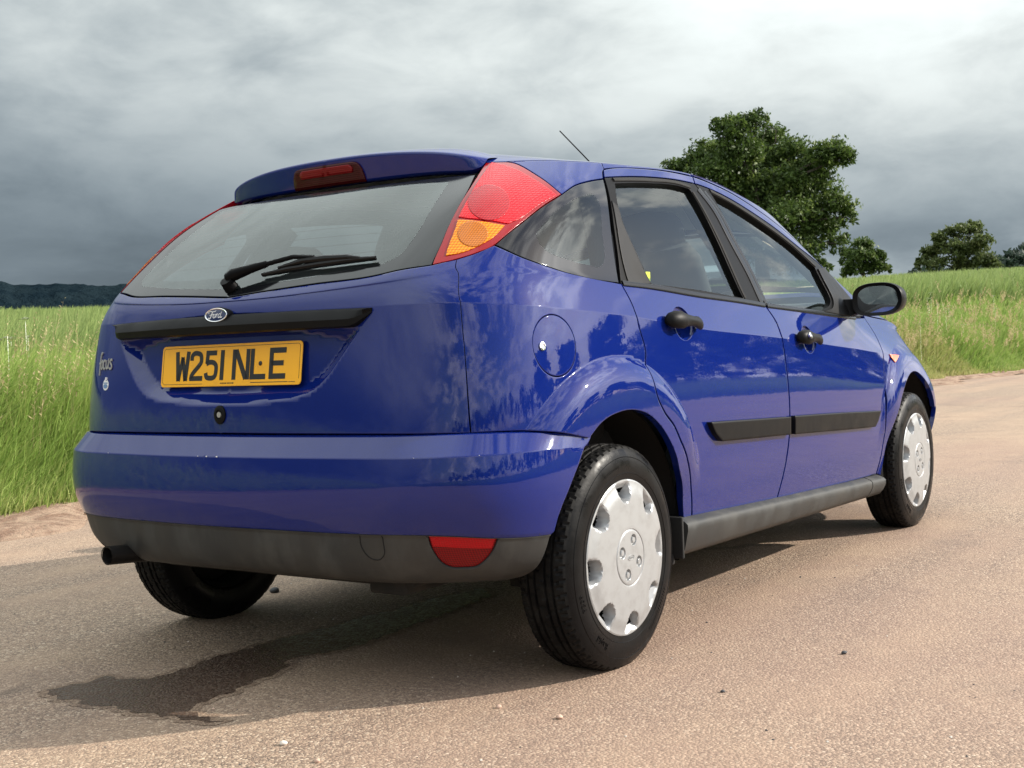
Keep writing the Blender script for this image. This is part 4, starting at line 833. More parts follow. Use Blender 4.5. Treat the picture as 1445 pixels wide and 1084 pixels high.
mb = MB(); mb.loft([[(x*.72, y*.40-.004, z) for x, y in E2] for z in (.0011, .0016)], True, False, True); mb.box((0, .005, .0014), (.024, .003, .0006)); mb.box((.004, .0145, .0014), (.004, .006, .0006))
on_tail(mb, .512, .788, 'sticker_print', 'sticker_blue', .0004, stk)
# ---- rear wiper
def gp(u, v, off):
    s = 1. if u >= 0 else -1.
    p, n = at(abs(u), v, off); return Vector((p.x, p.y*s, p.z))
mb = MB(); pv = gp(.0, 6.20, .0); 
mb.tube([gp(-.02, 6.23, .002), gp(-.02, 6.23, .030)], [.020, .017], 16)
mb.tube([gp(-.04, 6.30, .026), gp(.05, 6.34, .030), gp(.25, 6.44, .028), gp(.45, 6.53, .025)], [.014, .0165, .012, .009], 12)
mb.tube([gp(.45, 6.53, .025), gp(.78, 6.64, .022), gp(1.10, 6.58, .022)], [.0065, .006, .006], 8)
wiper = mb.build('rear_wiper', 'trim_satin', car)
mb = MB(); mb.tube([gp(.62, 6.50, .014), gp(.95, 6.56, .018), gp(1.25, 6.55, .019), gp(1.55, 6.535, .017), gp(1.72, 6.51, .014)], [.004, .0075, .009, .0075, .004], 8)
mb.tube([gp(.40, 6.42, .010), gp(.75, 6.47, .011), gp(1.2, 6.50, .011), gp(1.6, 6.51, .011), gp(1.95, 6.50, .010)], [.004, .0065, .007, .0065, .004], 8); mb.tube([gp(.40, 6.42, .005), gp(1.2, 6.49, .005), gp(1.95, 6.50, .005)], .003, 6)
mb.build('wiper_blade', 'trim_black', wiper)
# ---- door mirrors
mb = MB(); rings = []
def mshape(sc, sx=0.): 
    P = []
    for a in np.linspace(0, 2*math.pi, 49)[:-1]:
        c_, s_ = math.cos(a), math.sin(a); yy = -.897-.098*np.sign(c_)*abs(c_)**.72*sc; zz = .979+.064*np.sign(s_)*abs(s_)**(.62 if c_ < 0 else .85)*sc
        if c_ < 0: zz += -.004*abs(c_)
        P.append((yy, zz))
    return P
for x, sc in ((1.962, .80), (1.950, .93), (1.948, .985), (1.956, 1.01), (1.985, 1.0), (2.03, .93), (2.065, .78), (2.085, .55), (2.095, .2), (2.096, .01)):
    rings.append([(x, y, z) for y, z in mshape(sc)])
mb.loft(rings, True, False, False)
mb.loft([[(x, -.800+.0*k, z) for x, z in ((1.975, .925), (2.075, .930), (2.06, .985), (1.985, .985))] if k == 1 else [(x, y, z) for x, z, y in ((1.94, .905, -.765), (2.10, .925, -.755), (2.08, .985, -.745), (1.95, .985, -.755))] if k == 0 else [(x, -.83, z) for x, z in ((1.98, .928), (2.07, .932), (2.06, .985), (1.985, .985))] for k in (0, 1, 2)], True, True, True)
dm = both(mb, 'door_mirror', 'black_plastic', car, deg=50)
mb = MB(); mb.loft([[(1.9605-.002*(1-k), -.897+(y+.897)*.84*k+.004, .979+(z-.979)*.80*k) for y, z in mshape(1.)] for k in (1., .5, .001)], True); both(mb, 'mirror_glass', 'mirror_glass', dm)
panel('mirror_sail', [(11.96, 7.45, 1), (12.35, 7.75, 1), (12.45, 6.7), (12.5, 5.9, 1), (12.1, 5.74), (11.4, 5.72, 1), (11.62, 6.0), (11.76, 6.35)], body, 'black_plastic', doors['front_door'], grid=.02, inset=0, lift=.006, flange=.02)
# ---- exhaust
mb = MB(); ex = [(-.20, .34, .30), (-.45, .36, .305), (-.56, .385, .317), (-.675, .400, .325)]
mb.tube(ex, [.026]*4, 16, cap=False); mb.tube(ex[::-1], [.0225]*4, 16, cap=False); mb.loft([[(-.675, .400+r*math.cos(a), .325+r*math.sin(a)) for a in np.linspace(0, 2*math.pi, 17)[:-1]] for r in (.026, .0225)], True)
exh = mb.build('exhaust_pipe', 'exhaust_metal', car)
mb = MB(); mb.loft([[(x, .14+.20*math.cos(a)*k, .325+.050*math.sin(a)*k) for a in np.linspace(0, 2*math.pi, 25)[:-1]] for x, k in ((-.50, .85), (-.485, 1.), (-.30, 1.), (-.28, .85))], True, True, True); mb.build('silencer', 'exhaust_metal', exh)
# ---- wheels (axle along y, outer face towards -y for the right-hand side)
TR = .2965
def tyre_mb():
    mb = MB(); n = 312
    prof = [(.188, .070), (.190, .086), (.198, .093), (.215, .0985), (.235, .1005), (.252, .0985), (.268, .093), (.278, .0875), (.284, .083)]
    tw = [(.2895, .0775), (.2935, .066), (.2950, .0560), (.2955, .0500), (.2955, .0490), (.2885, .0470), (.2885, .0400), (.2960, .0380), (.2962, .0240), (.2890, .0220), (.2890, .0150), (.2965, .0130), (.2966, .0)]
    right = prof+tw; left = [(r, -y) for r, y in right[:-1]][::-1]; P = [(r, -y) for r, y in right]+[(r, -y) for r, y in left]
    rings = []
    for r, y in P:
        ring = []
        for k in range(n):
            a = 2*math.pi*k/n; rr = r; ay = abs(y)
            if r > .2885:
                ph = (k + int(round(y*260))) % 6
                if ay > .050 and ph in (0,): rr -= .006
                elif .012 < ay < .049 and (k+int(round(y*500))) % 8 == 0 and r > .294: rr -= .0045
                elif ay <= .012 and r > .294 and k % 10 == 0: rr -= .0035
            sag = 0.
            x, z = rr*math.cos(a), rr*math.sin(a); yy = y
            if z < -.288: z = -.288-(z+.288)*-.15; yy = y*1.0
            ring.append((x, yy*.82, z))
        rings.append(ring)
    mb.loft(rings, True); return mb
def side_text(s, r, a0, size, flip=1):
    """raised letters following the sidewall, a0 degrees = centre of the word seen from outside"""
    V, F = text_mesh(s, size, .0011, 0., 1.1); out = []
    for x, y, z in V:
        rr = r+y; a = rad(a0)-x/r; prf = np.interp(rr, [.198, .215, .235, .252, .268], [.093, .0985, .1005, .0985, .093])
        out.append((rr*math.cos(a), -(prf*.82+.0005+z), rr*math.sin(a)))
    return out, F
def cover_mb():
    mb = MB(); nr, nth = 46, 256; R = .200; rs = np.linspace(.0, R, nr); V = []; F = []; keep = []
    def depth(r, a):
        base = .012*(1-(r/R)**2)*.55+.006*(1-sstep(.16, .2, np.array([r]))[0])
        # eight scallops biting in from the rim
        k = round(a/(math.pi/4)); da = a-k*math.pi/4; ex, ey = r*math.cos(da), r*math.sin(da)
        cxr = .176; rad_ = .0315
        dd = math.hypot(ex-cxr, ey) if ex < cxr else abs(ey)*(.034/(.034+(ex-cxr)*.35))
        t = (rad_-dd)
        hole = False
        if t > 0:
            floor = .0015+.032*max(0., min(1., (.1965-ex)/.030)); w = min(1., t/.0065); w = w*w*(3-2*w); base -= floor*w
            hole = ex < .183 and t > .0055
        # centre disc groove and bolts
        base -= .0025*math.exp(-((r-.0735)/.0016)**2)
        for j in range(4):
            b = math.pi/4+j*math.pi/2+.35; q = math.hypot(r*math.cos(a)-.047*math.cos(b), r*math.sin(a)-.047*math.sin(b))
            if q < .0155: base -= .008*(1-sstep(.0125, .0155, np.array([q]))[0]); 
            if q < .0095: base += .009*(1-sstep(.0075, .0095, np.array([q]))[0])
        return base, hole
    extra = sorted(set(list(rs)+[.0715, .0725, .0735, .0745, .0755]+list(np.linspace(.031, .063, 22)))); rs = np.array(extra)
    H = {}
    for i, r in enumerate(rs):
        for k in range(nth):
            a = 2*math.pi*k/nth; d_, h_ = depth(r, a); V.append((r*math.cos(a), -.0815-d_, r*math.sin(a))); keep.append(h_)
    for i in range(len(rs)-1):
        for k in range(nth):
            q = (i*nth+k, i*nth+(k+1) % nth, (i+1)*nth+(k+1) % nth, (i+1)*nth+k)
            if sum(keep[j] for j in q) >= 3: continue
            F.append(q)
    mb.add(V, F); n0 = (len(rs)-1)*nth
    mb.loft([[V[n0+k] for k in range(nth)], [(.2035*math.cos(2*math.pi*k/nth), -.0795, .2035*math.sin(2*math.pi*k/nth)) for k in range(nth)], [(.203*math.cos(2*math.pi*k/nth), -.060, .203*math.sin(2*math.pi*k/nth)) for k in range(nth)]], True)
    return mb
TYRE = tyre_mb(); COVER = cover_mb()
LET = MB()
for s_, a0, sz in (('Rapid', 234, .024), ("P309", 199, .022)):
    V, F = side_text(s_, .242, a0, sz); LET.add(V, F)
for a_, wd, ht in [(-62+i*2.1, .0052, .012) for i in range(16)]+[(96+i*1.4, .003, .006) for i in range(14)]+[(12+i*1.4, .003, .006) for i in range(12)]:   # moulded size marks too worn to read
    V = []; F = []
    for k_, (da_, dr_) in enumerate(((-wd/2, -ht/2), (wd/2, -ht/2), (wd/2, ht/2), (-wd/2, ht/2))):
        r_ = .240+dr_; q_ = rad(a_)+da_*.7/r_; V.append((r_*math.cos(q_), -(np.interp(r_, [.198, .215, .235, .252, .268], [.093, .0985, .1005, .0985, .093])*.82+.0012), r_*math.sin(q_)))
    LET.add(V, [(0, 1, 2, 3)])
for rr in (.262, .2205):
    LET.lathe([(rr-.0012, -np.interp(rr, [.198, .215, .235, .252, .268], [.093, .0985, .1005, .0985, .093])*.82+.0004), (rr, -np.interp(rr, [.198, .215, .235, .252, .268], [.093, .0985, .1005, .0985, .093])*.82-.0012), (rr+.0012, -np.interp(rr, [.198, .215, .235, .252, .268], [.093, .0985, .1005, .0985, .093])*.82+.0004)], 120)
RIM = MB(); RIM.lathe([(.194, -.072), (.188, -.066), (.178, -.060), (.172, -.02), (.178, .05), (.188, .064), (.194, .072)], 64); RIM.lathe([(.172, -.02), (.150, -.035), (.110, -.050), (.07, -.045), (.03, -.05), (.001, -.05)], 64)
RIM.lathe([(.12, .0), (.12, .03), (.02, .035)], 40); BACK = MB(); BACK.lathe([(.196, -.048), (.190, -.042), (.10, -.038), (.001, -.038)], 48)  # black disc added behind the cover, standing in for shade in its holes
EMB = MB(); EE = ellipse(.017, .0075, 30); EMB.loft([[(x*k, -(.0815+.0126+z), y*k) for x, y in EE] for k, z in ((1., .0), (.98, .0012), (.88, .0012), (.86, .0004))], True)
V, F = text_mesh('Ford', .0105, .0003, .35); EMB.add([(x, -(.0951+z), y) for x, y, z in V], F)
def make_wheel(x, side, steer=0., spin=0.):
    s = -1 if side == 'R' else 1
    w = empty('wheel', (x, s*.7585, .2885)); w.parent = car
    def part(mb, name, mat, parent, deg=35):
        q = mb if side == 'R' else mb.mirrored(); o = q.build(name, mat, parent, deg=deg); return o
    ty = part(TYRE, 'tyre', 'tyre_rubber', w, 20); part(LET, 'sidewall_lettering', 'tyre_rubber', ty)
    cv = part(COVER, 'wheel_cover', 'wheel_silver', w, 30); part(RIM, 'wheel_rim', 'wheel_steel', w); part(BACK, 'hole_shade_disc', 'gap_black', w); part(EMB, 'cover_emblem', 'wheel_silver', cv)
    for o in (cv,): o.rotation_euler[1] = spin
    for c_ in w.children:
        if c_.name.startswith('wheel_rim'): pass
    return w
make_wheel(0, 'R', spin=rad(-3)); make_wheel(0, 'L', spin=rad(20)).location.y -= .035; make_wheel(2.615, 'R', spin=rad(14)); make_wheel(2.615, 'L')
# ---- dark inner shell, wheel arch liners, underbody
def shell():
    us = np.concatenate([np.linspace(0, 6, 30), np.linspace(6.1, 16.4, 150), np.linspace(16.5, 18, 8)]); vs = np.linspace(.0, 5.45, 44); V = []; F = []
    U, W = np.meshgrid(us, vs); P = body(U.ravel(), W.ravel()); N = surf_frame(body, U.ravel(), W.ravel()); sg = np.sign(((P-CENTRE)*N).sum(1)); P = P-N*sg[:, None]*np.where(U.ravel() < 4.3, .075, .034)[:, None]
    nu = len(us); keep = np.ones(len(P), bool)
    for cx_, cz_, r_ in ((.005, .31, .392), (2.62, .305, .392)): keep &= ~((np.hypot(P[:, 0]-cx_, P[:, 2]-cz_) < r_) & (P[:, 1] > .3))
    for i in range(len(vs)-1):
        for j in range(nu-1):
            q = (i*nu+j, i*nu+j+1, (i+1)*nu+j+1, (i+1)*nu+j)
            if all(keep[k] for k in q): F.append(q)
    mb = MB(); R_ = P.copy(); R_[:, 1] *= -1; mb.add([tuple(p) for p in R_], F); b = len(mb.v); mb.add([tuple(p) for p in P], [f[::-1] for f in F]); return mb
shell().build('body_shell', 'gap_black', car)
for cx_, a0_, a1_ in ((.005, -14, 166), (2.62, 14, 190)):
    mb = MB(); arc = np.linspace(rad(a0_), rad(a1_), 40)
    mb.loft([[(cx_+r*math.cos(a), -y, .308+r*math.sin(a)) for a in arc] for r, y in ((.3735, .805), (.380, .800), (.392, .79), (.392, .52), (.30, .50))], False); both(mb, 'wheel_arch_liner', 'liner_black', car)
mb = MB(); mb.box((1.3, 0, .255), (2.0, 1.36, .07)); mb.box((-.22, 0, .33), (.62, .95, .06)); mb.box((2.75, 0, .27), (.9, .95, .12)); mb.box((0, 0, .24), (.07, 1.30, .05)); mb.box((.30, 0, .25), (.10, 1.1, .06), bev=.01); mb.tube([(.0, -.50, .19), (.0, -.50, .5)], .028, 12); mb.tube([(.0, .50, .19), (.0, .50, .5)], .028, 12); mb.tube([(.35, -.45, .24), (.0, -.60, .24)], .022, 10); mb.tube([(.35, .45, .24), (.0, .60, .24)], .022, 10); mb.box((-.35, -.42, .27), (.25, .12, .05), bev=.01); mb.box((-.42, -.05, .30), (.10, .9, .07), bev=.01)
mb.box((0, 0, .38), (.9, 1.0, .03)); mb.box((1.3, 0, .30), (3.4, 1.2, .02))
mb.build('underbody', 'underbody', car, deg=30)
# stone guard ahead of the rear wheels
mb = MB(); mb.box((.352, -.785, .285), (.012, .09, .12), bev=.004); mb.box((.345, -.77, .222), (.02, .06, .03), bev=.006); both(mb, 'stone_guard', 'liner_black', car)
# ---- cabin
mb = MB()
mb.box((1.25, 0, .37), (2.5, 1.36, .04)); mb.build('cabin_floor', 'interior_dark', car, smooth=False)
mb = MB(); rings = []
for j in np.linspace(.4, 9.6, 24):
    rings.append([tuple((lambda p: (p[0], s_*p[1]*.94, p[2]-.035))(ROOFN.ev(np.array([j]), np.array([v]))[0])) for s_, v in [(-1, q) for q in np.linspace(1.1, 4.99, 10)]+[(1, q) for q in np.linspace(4.99, 1.1, 10)]])
mb.loft(rings, False); mb.build('headlining', 'headliner', car)
def cushion(mb, c, size, rot=0., bev=.05): mb.box(c, size, Matrix.Rotation(rot, 3, 'Y'), bev=bev)
def headrest(mb, x, y, z, w=.27, h=.20, lean=.18):
    rings = []
    for k in np.linspace(-1, 1, 15):
        s_ = max(.02, (1-abs(k)**3.2)**.5); zz = z+k*h/2
        rings.append([(x-lean*(zz-z)+.055*s_*math.cos(a)*(1 if math.cos(a) > 0 else .8), y+w/2*np.sign(math.sin(a))*abs(math.sin(a))**.7*(.88+.12*s_)*s_**.5, zz) for a in np.linspace(0, 2*math.pi, 29)[:-1]])
    mb.loft(rings, True, True, True)
    for dy in (-.06, .06): mb.tube([(x+.02, y+dy, z-h/2-.10), (x, y+dy, z-h/2+.03)], .007, 8)
for y in (-.36, .36):
    mb = MB(); cushion(mb, (1.50, y, .55), (.50, .50, .16), .10, .06); rings = []
    for k in np.linspace(0, 1, 14):
        zz = .58+k*.60; xx = 1.27-k*.20; w = .25-.055*k**2; w *= 1 if k < .93 else .85; d_ = .075-.02*k
        rings.append([(xx+d_*math.cos(a), y+w*np.sign(math.sin(a))*abs(math.sin(a))**.55, zz+.02*math.cos(a)) for a in np.linspace(0, 2*math.pi, 33)[:-1]])
    mb.loft(rings, True, True, True); headrest(mb, 1.10, y, 1.205, .28, .21, .15); mb.build('front_seat', 'seat_fabric', car, deg=60)
mb = MB(); cushion(mb, (.45, 0, .56), (.50, 1.28, .18), .08, .07); mb.box((.12, 0, .83), (.16, 1.30, .60), Matrix.Rotation(-.36, 3, 'Y'), bev=.06)
for y in (-.40, .40): headrest(mb, .10, y, 1.135, .25, .13, .2)
mb.build('rear_seat', 'seat_fabric', car, deg=60)
mb = MB(); mb.box((-.24, 0, .93), (.42, 1.18, .02), Matrix.Rotation(-.02, 3, 'Y')); mb.build('parcel_shelf', 'interior_dark', car)
mb = MB(); rings = []
for y in np.linspace(-.69, .69, 25):
    h = .03*math.exp(-((y+.36)/.2)**2)
    rings.append([(x, y, z) for x, z in ((2.42, .60), (2.42, .99), (2.20, .985), (2.02, .955+h), (1.90, .91+h), (1.86, .84), (1.92, .68), (1.95, .60))])
mb.loft(rings, True, True, True); mb.build('dashboard', 'interior_dark', car, deg=50)
mb = MB(); Mw = Matrix.Translation(Vector((1.76, -.36, .87))) @ Matrix.Rotation(rad(-62), 4, 'Y')
ring = [tuple(Mw @ Vector((.182*math.cos(a), .182*math.sin(a), 0))) for a in np.linspace(0, 2*math.pi, 49)]
mb.tube(ring, .0145, 10, cap=False)
for a in (rad(10), rad(170), rad(-90)): mb.tube([tuple(Mw @ Vector((.05*math.cos(a), .05*math.sin(a), -.01))), tuple(Mw @ Vector((.175*math.cos(a), .175*math.sin(a), 0)))], .014, 8)
mb.tube([tuple(Mw @ Vector((0, 0, -.16))), tuple(Mw @ Vector((0, 0, -.02))), tuple(Mw @ Vector((0, 0, .015)))], [.04, .06, .055], 20); mb.build('steering_wheel', 'interior_dark', car, deg=50)
mb = MB()
for p in [((10.2, 5.6), (10.05, 7.5), (9.93, 8.9))]:
    for a, b in zip(p[:-1], p[1:]):
        q0, _ = at(*a, -.045); q1, _ = at(*b, -.045); mb.tube([q0, q1], .040, 8)
q = [at(u, v, -.045)[0] for u, v in ((12.62, 6.1), (12.65, 7.2), (12.6, 8.1), (11.9, 8.6), (10.5, 8.92), (9.0, 8.98), (8.2, 8.9))]; mb.tube(q, .035, 8)
q = [at(u, v, -.05)[0] for u, v in ((7.95, 5.6), (7.98, 7.0), (8.02, 8.5))]; mb.tube(q, .045, 8)
both(mb, 'pillar_lining', 'interior_dark', car)
mb = MB(); q0, qn = at(8.50, 5.97, -.016); mb.box((q0.x, q0.y, q0.z+.005), (.026, .001, .05)); mb.build('window_sticker', 'sticker_green', car, smooth=False)
mb = MB(); mb.box((1.98, .03, 1.235), (.03, .22, .06), bev=.012); mb.build('interior_mirror', 'interior_dark', car)

# ================================================================== GROUND, ROAD, FIELDS
# (structure is placed after the car helpers it shares)
CX, CY = CAM_POS[0], CAM_POS[1]
def road_edge(x):
    x = np.asarray(x, float)
    return np.interp(x, [-60, -8, 0, 2, 8, 19, 22, 30, 40, 60, 90], [4.6, 3.9, 3.56, 3.62, 3.65, 3.3, 2.75, 2.0, .2, -7., -22.]) + .10*np.sin(x*1.7)+.06*np.sin(x*4.3+1)
def road_right(x): return np.interp(np.asarray(x, float), [-60, 30, 60, 90], [-9.5, -9.5, -14., -30.])+.12*np.sin(np.asarray(x)*1.3)
def height(x, y):
    x = np.asarray(x, float); y = np.asarray(y, float); d = y-road_edge(x); R = np.hypot(x-CX, y-CY); az = np.degrees(np.arctan2(y-CY, x-CX))
    k = .0325*sstep(-25, 5, az)*(1-sstep(75, 130, az))+.012
    far = np.clip(R-9, 0, None); far = np.where(far > 112, 112+(far-112)*-.35, far); far = np.maximum(far, -200)
    left = .34*sstep(0., 1.8, d)-.05*sstep(-.02, -.25, d)*0+far*k*sstep(0, 4, d)
    dr = road_right(x)-y; right = .25*sstep(0., 2., dr)+np.clip(np.hypot(x, y)-14, 0, 160)*.012*sstep(0, 6, dr)
    z = np.where(d > 0, left, np.where(dr > 0, right, 0.))
    z = np.where((d <= 0) & (dr <= 0), -.05, z)
    return z + np.where((d > .3) | (dr > .3), .05*np.sin(x*.9)*np.sin(y*1.1)*np.clip(R/20, 0, 1), 0)
# one ground sheet, finer near the road
m, T, b, o = material('field_soil', (.05, .07, .02), .95); oc = objc(T); n1_ = T.noise(oc, .35, 5, .6); n2_ = T.noise(oc, 5., 6, .6)
cg = T.mix(T.range(n2_, .35, .65), (.030, .048, .010, 1), (.075, .105, .025, 1)); cg = T.mix(T.range(n1_, .5, .7), cg, (.10, .11, .035, 1)); T.put(b.inputs['Base Color'], cg); T.put(b.inputs['Normal'], T.bump(n2_, .6, .2))
rr_ = np.concatenate([np.linspace(.5, 3, 4), np.geomspace(4, 160, 110), np.geomspace(175, 9000, 22)]); aa_ = np.concatenate([np.linspace(-180, 5, 75)[:-1], np.linspace(5, 68, 200)[:-1], np.linspace(68, 180, 50)])
A_, R_ = np.meshgrid(np.radians(aa_), rr_); X_ = CX+R_*np.cos(A_); Y_ = CY+R_*np.sin(A_); Z_ = height(X_, Y_); Z_ = np.where(R_ > 400, np.minimum(Z_, -20), Z_)
na = len(aa_); V = np.stack([X_.ravel(), Y_.ravel(), Z_.ravel()], 1); F = []
for i in range(len(rr_)-1):
    for j in range(na-1): F.append((i*na+j, i*na+j+1, (i+1)*na+j+1, (i+1)*na+j))
F.append(tuple(range(na-1)))
ground = mesh_obj('ground', V, F, 'field_soil'); tag(ground, kind='structure')
# road: pinkish stone chippings bound in asphalt, dusty
def road_material(name, wet):
    m, T, b, o = material(name, (.3, .22, .16), .85)
    oc = objc(T); v1 = T.voro(oc, 135., 'F1', 'Distance'); vc = T.voro(oc, 135., 'F1', 'Color'); e1 = T.voro(oc, 135., 'DISTANCE_TO_EDGE', 'Distance'); v2 = T.voro(oc, 330., 'F1', 'Color')
    big = T.noise(oc, .55, 5, .6); mid = T.noise(oc, 3.2, 6, .65); fine = T.noise(oc, 60, 4, .6); trk = T.noise(T.vec('MULTIPLY', oc, (.12, 1.6, 1.)), 1.5, 4, .55)
    hc = T.sep(vc)[0]; hs = T.sep(v2)[0]
    stone = T.ramp(hc, [(0., (.13, .088, .064)), (.30, (.25, .172, .122)), (.65, (.37, .265, .188)), (.90, (.48, .365, .265)), (1., (.58, .47, .36))])
    stone = T.mix(T.math('MULTIPLY', hs, .35), stone, (.42, .31, .22, 1))
    gap = T.range(e1, .0, .15); stone = T.mix(T.math('MULTIPLY', T.math('SUBTRACT', 1., gap), T.range(fine, .30, .52)), stone, (.060, .045, .036, 1))
    dustc = T.mix(T.range(mid, .35, .7), (.42, .295, .195, 1), (.31, .205, .142, 1)); dustf = T.math('MULTIPLY', T.range(big, .30, .60), T.range(trk, .32, .60)); colr = T.mix(T.math('MULTIPLY', dustf, .55), stone, dustc)
    pink = T.range(T.noise(oc, .28, 3, .5), .45, .65); colr = T.mix(T.math('MULTIPLY', pink, .38), colr, (.24, .150, .118, 1))
    colr = T.mix(T.math('MULTIPLY', T.range(T.noise(oc, 1.1, 5, .65), .52, .68), .28), colr, (.12, .09, .075, 1))
    ck = T.voro(T.vec('ADD', oc, T.vec('SCALE', T.comb(T.noise(oc, 1.6, 4), T.noise(T.vec('ADD', oc, (5., 3., 1.)), 1.6, 4), 0.), .9)), .55, 'DISTANCE_TO_EDGE', 'Distance')
    colr = T.mix(T.math('MULTIPLY', T.range(ck, .010, .003), T.range(T.noise(oc, .8, 3), .60, .68, 0., .5)), colr, (.05, .036, .028, 1))
    h = T.math('ADD', T.math('MULTIPLY', v1, -.9), T.math('MULTIPLY', hc, .5))
    if wet:
        colr = T.mix(wet, colr, (.026, .012, .009, 1)); T.put(b.inputs['Roughness'], T.range(hc, .2, .9, .42 if wet > .5 else .75, .8)); b.inputs['Specular IOR Level'].default_value = .22
    T.put(b.inputs['Base Color'], colr); T.put(b.inputs['Normal'], T.bump(T.math('ADD', h, T.math('MULTIPLY', mid, .4)), .45, .006))
road_material('road_chippings', 0); road_material('road_wet', .80); road_material('road_damp', .26)
xs = np.concatenate([np.linspace(-60, -8, 27)[:-1], np.linspace(-8, 30, 153)[:-1], np.linspace(30, 88, 30)]); ws = np.linspace(0, 1, 16); V = []; F = []
for x in xs:
    a, c_ = float(road_edge(x))+.18, float(road_right(x))-.18
    for w in ws: V.append((x, a+(c_-a)*w, 0.004 if 0 < w < 1 else -.03))
for i in range(len(xs)-1):
    for j in range(len(ws)-1): F.append((i*16+j, i*16+j+1, (i+1)*16+j+1, (i+1)*16+j))
for k, v_ in enumerate(V): V[k] = (v_[0], v_[1], v_[2]-.004)
road = mesh_obj('road', V, F, 'road_chippings'); tag(road, kind='structure')
# wet streak under the tail
wp = [(-.874, .413), (-.813, .411), (-.771, .387), (-.707, .391), (-.701, .306), (-.651, .25), (-.539, .252), (-.432, .276), (-.298, .259), (-.164, .259), (-.005, .222), (.177, .229), (.285, .194), (.48, .193), (.70, .14), (.62, .04), (.363, .014), (.167, .005), (-.01, -.011), (-.153, -.011), (-.242, .004), (-.331, .062), (-.459, -.018), (-.58, -.023), (-.648, -.048), (-.768, -.046), (-.825, -.075), (-.842, -.15), (-.855, -.229), (-.872, -.157), (-.878, -.059), (-.895, .026), (-.887, .141), (-.918, .216), (-.881, .281), (-.906, .318)]
P = np.array(wp); dense = []
for i in range(len(P)):
    a, b_ = P[i], P[(i+1) % len(P)]; k = max(2, int(np.hypot(*(b_-a))/.012))
    for s in np.arange(k)/k: q = a+(b_-a)*s; dense.append(q+.010*np.array([math.sin(q[1]*91+q[0]*47), math.cos(q[0]*83-q[1]*39)])*rng.uniform(.2, 1.3))
vo, eo, fo, *_ = delaunay_2d_cdt([Vector(p) for p in dense], [(i, (i+1) % len(dense)) for i in range(len(dense))], [], 1, 1e-5)
P2 = np.array(dense); P2 = offset_poly(P2, -.022)+rng.normal(size=P2.shape)*.003; vo2, eo2, fo2, *_ = delaunay_2d_cdt([Vector(p) for p in P2], [(i, (i+1) % len(P2)) for i in range(len(P2))], [], 1, 1e-5)
mesh_obj('damp_fringe', [(p.x, p.y, .0012) for p in vo2], [tuple(f) for f in fo2], 'road_damp', road)
mesh_obj('wet_streak', [(p.x, p.y, .002) for p in vo], [tuple(f) for f in fo], 'road_wet', road)
# loose stones
m, T, b, o = material('pale_stone', (.62, .55, .48), .8); m, T, b, o = material('dark_stone', (.045, .045, .05), .7); m, T, b, o = material('pink_stone', (.50, .34, .26), .8); m, T, b, o = material('clod_earth', (.16, .095, .06), .95)
def pebble_mesh(r, seed, flat=.65):
    q = np.random.default_rng(seed); bm = bmesh.new(); bmesh.ops.create_icosphere(bm, subdivisions=2, radius=r); k = q.normal(size=(4, 3))
    for v_ in bm.verts:
        d_ = v_.co.normalized(); f = 1+.16*sum(math.sin(2.3*d_.dot(Vector(kk))+i) for i, kk in enumerate(k))/2; v_.co *= f; v_.co.z *= flat
    bm.verts.index_update(); V = [tuple(v_.co) for v_ in bm.verts]; F = [tuple(v_.index for v_ in f.verts) for f in bm.faces]; bm.free(); return V, F
for i, (x, y, r, mt, lab) in enumerate((
  (-.903, -.470, .0085, 'pale_stone', 'small white pebble on sunlit road in front of the wet streak'),
  (-.469, -.912, .0085, 'pink_stone', 'pale pinkish pebble on sunlit road just behind the near rear wheel'),
  (-.463, -.739, .007, 'pink_stone', 'pinkish pebble at the edge of the car shadow behind near rear wheel'),
  (.355, -1.289, .008, 'dark_stone', 'dark stone chip on sunlit road to the right of the near rear wheel'),
  (-.114, -1.153, .006, 'dark_stone', 'small dark stone chip on road below the near rear wheel'),
  (-.955, -.619, .007, 'pink_stone', 'flat pinkish pebble close to the bottom edge of the picture'),
  (.350, .809, .016, 'dark_stone', 'dark lump of stone beside the far rear wheel'))):
    V, F = pebble_mesh(r, i+3); tag(mesh_obj('pebble', V, F, mt, loc=(x, y, r*.45)), lab, 'pebble', 'loose pebbles on the road')
mb = MB()
for i in range(700):
    R = rng.uniform(1.6, 9)**1.0; a = rad(rng.uniform(8, 62)); x, y = CX+R*math.cos(a), CY+R*math.sin(a)
    if y > float(road_edge(x))-.1: continue
    V, F = (None, None); r = rng.uniform(.0015, .0042)
    q = [Vector((rng.normal(), rng.normal(), rng.normal()*.6)).normalized()*r for _ in range(1)]
    mb.add([(x+dx_*r*rng.uniform(.7, 1.3), y+dy_*r*rng.uniform(.7, 1.3), z_*r*rng.uniform(.6, 1.1)) for dx_, dy_, z_ in ((1, 0, .2), (0, 1, .2), (-1, 0, .2), (0, -1, .2), (0, 0, 1.))], [(0, 1, 4), (1, 2, 4), (2, 3, 4), (3, 0, 4)], int(rng.integers(0, 3)))
for i in range(260):   # crumbs of red earth along the verge
    x = rng.uniform(-3, 8) if i < 190 else rng.uniform(16, 26); y = float(road_edge(x))-abs(rng.normal())*.16+.05; r = rng.uniform(.006, .024)
    mb.add([(x+dx_*r*rng.uniform(.7, 1.3), y+dy_*r*rng.uniform(.7, 1.3), z_*r*rng.uniform(.6, 1.1)) for dx_, dy_, z_ in ((1, 0, -.1), (0, 1, -.1), (-1, 0, -.1), (0, -1, -.1), (0, 0, .9))], [(0, 1, 4), (1, 2, 4), (2, 3, 4), (3, 0, 4)], 3)
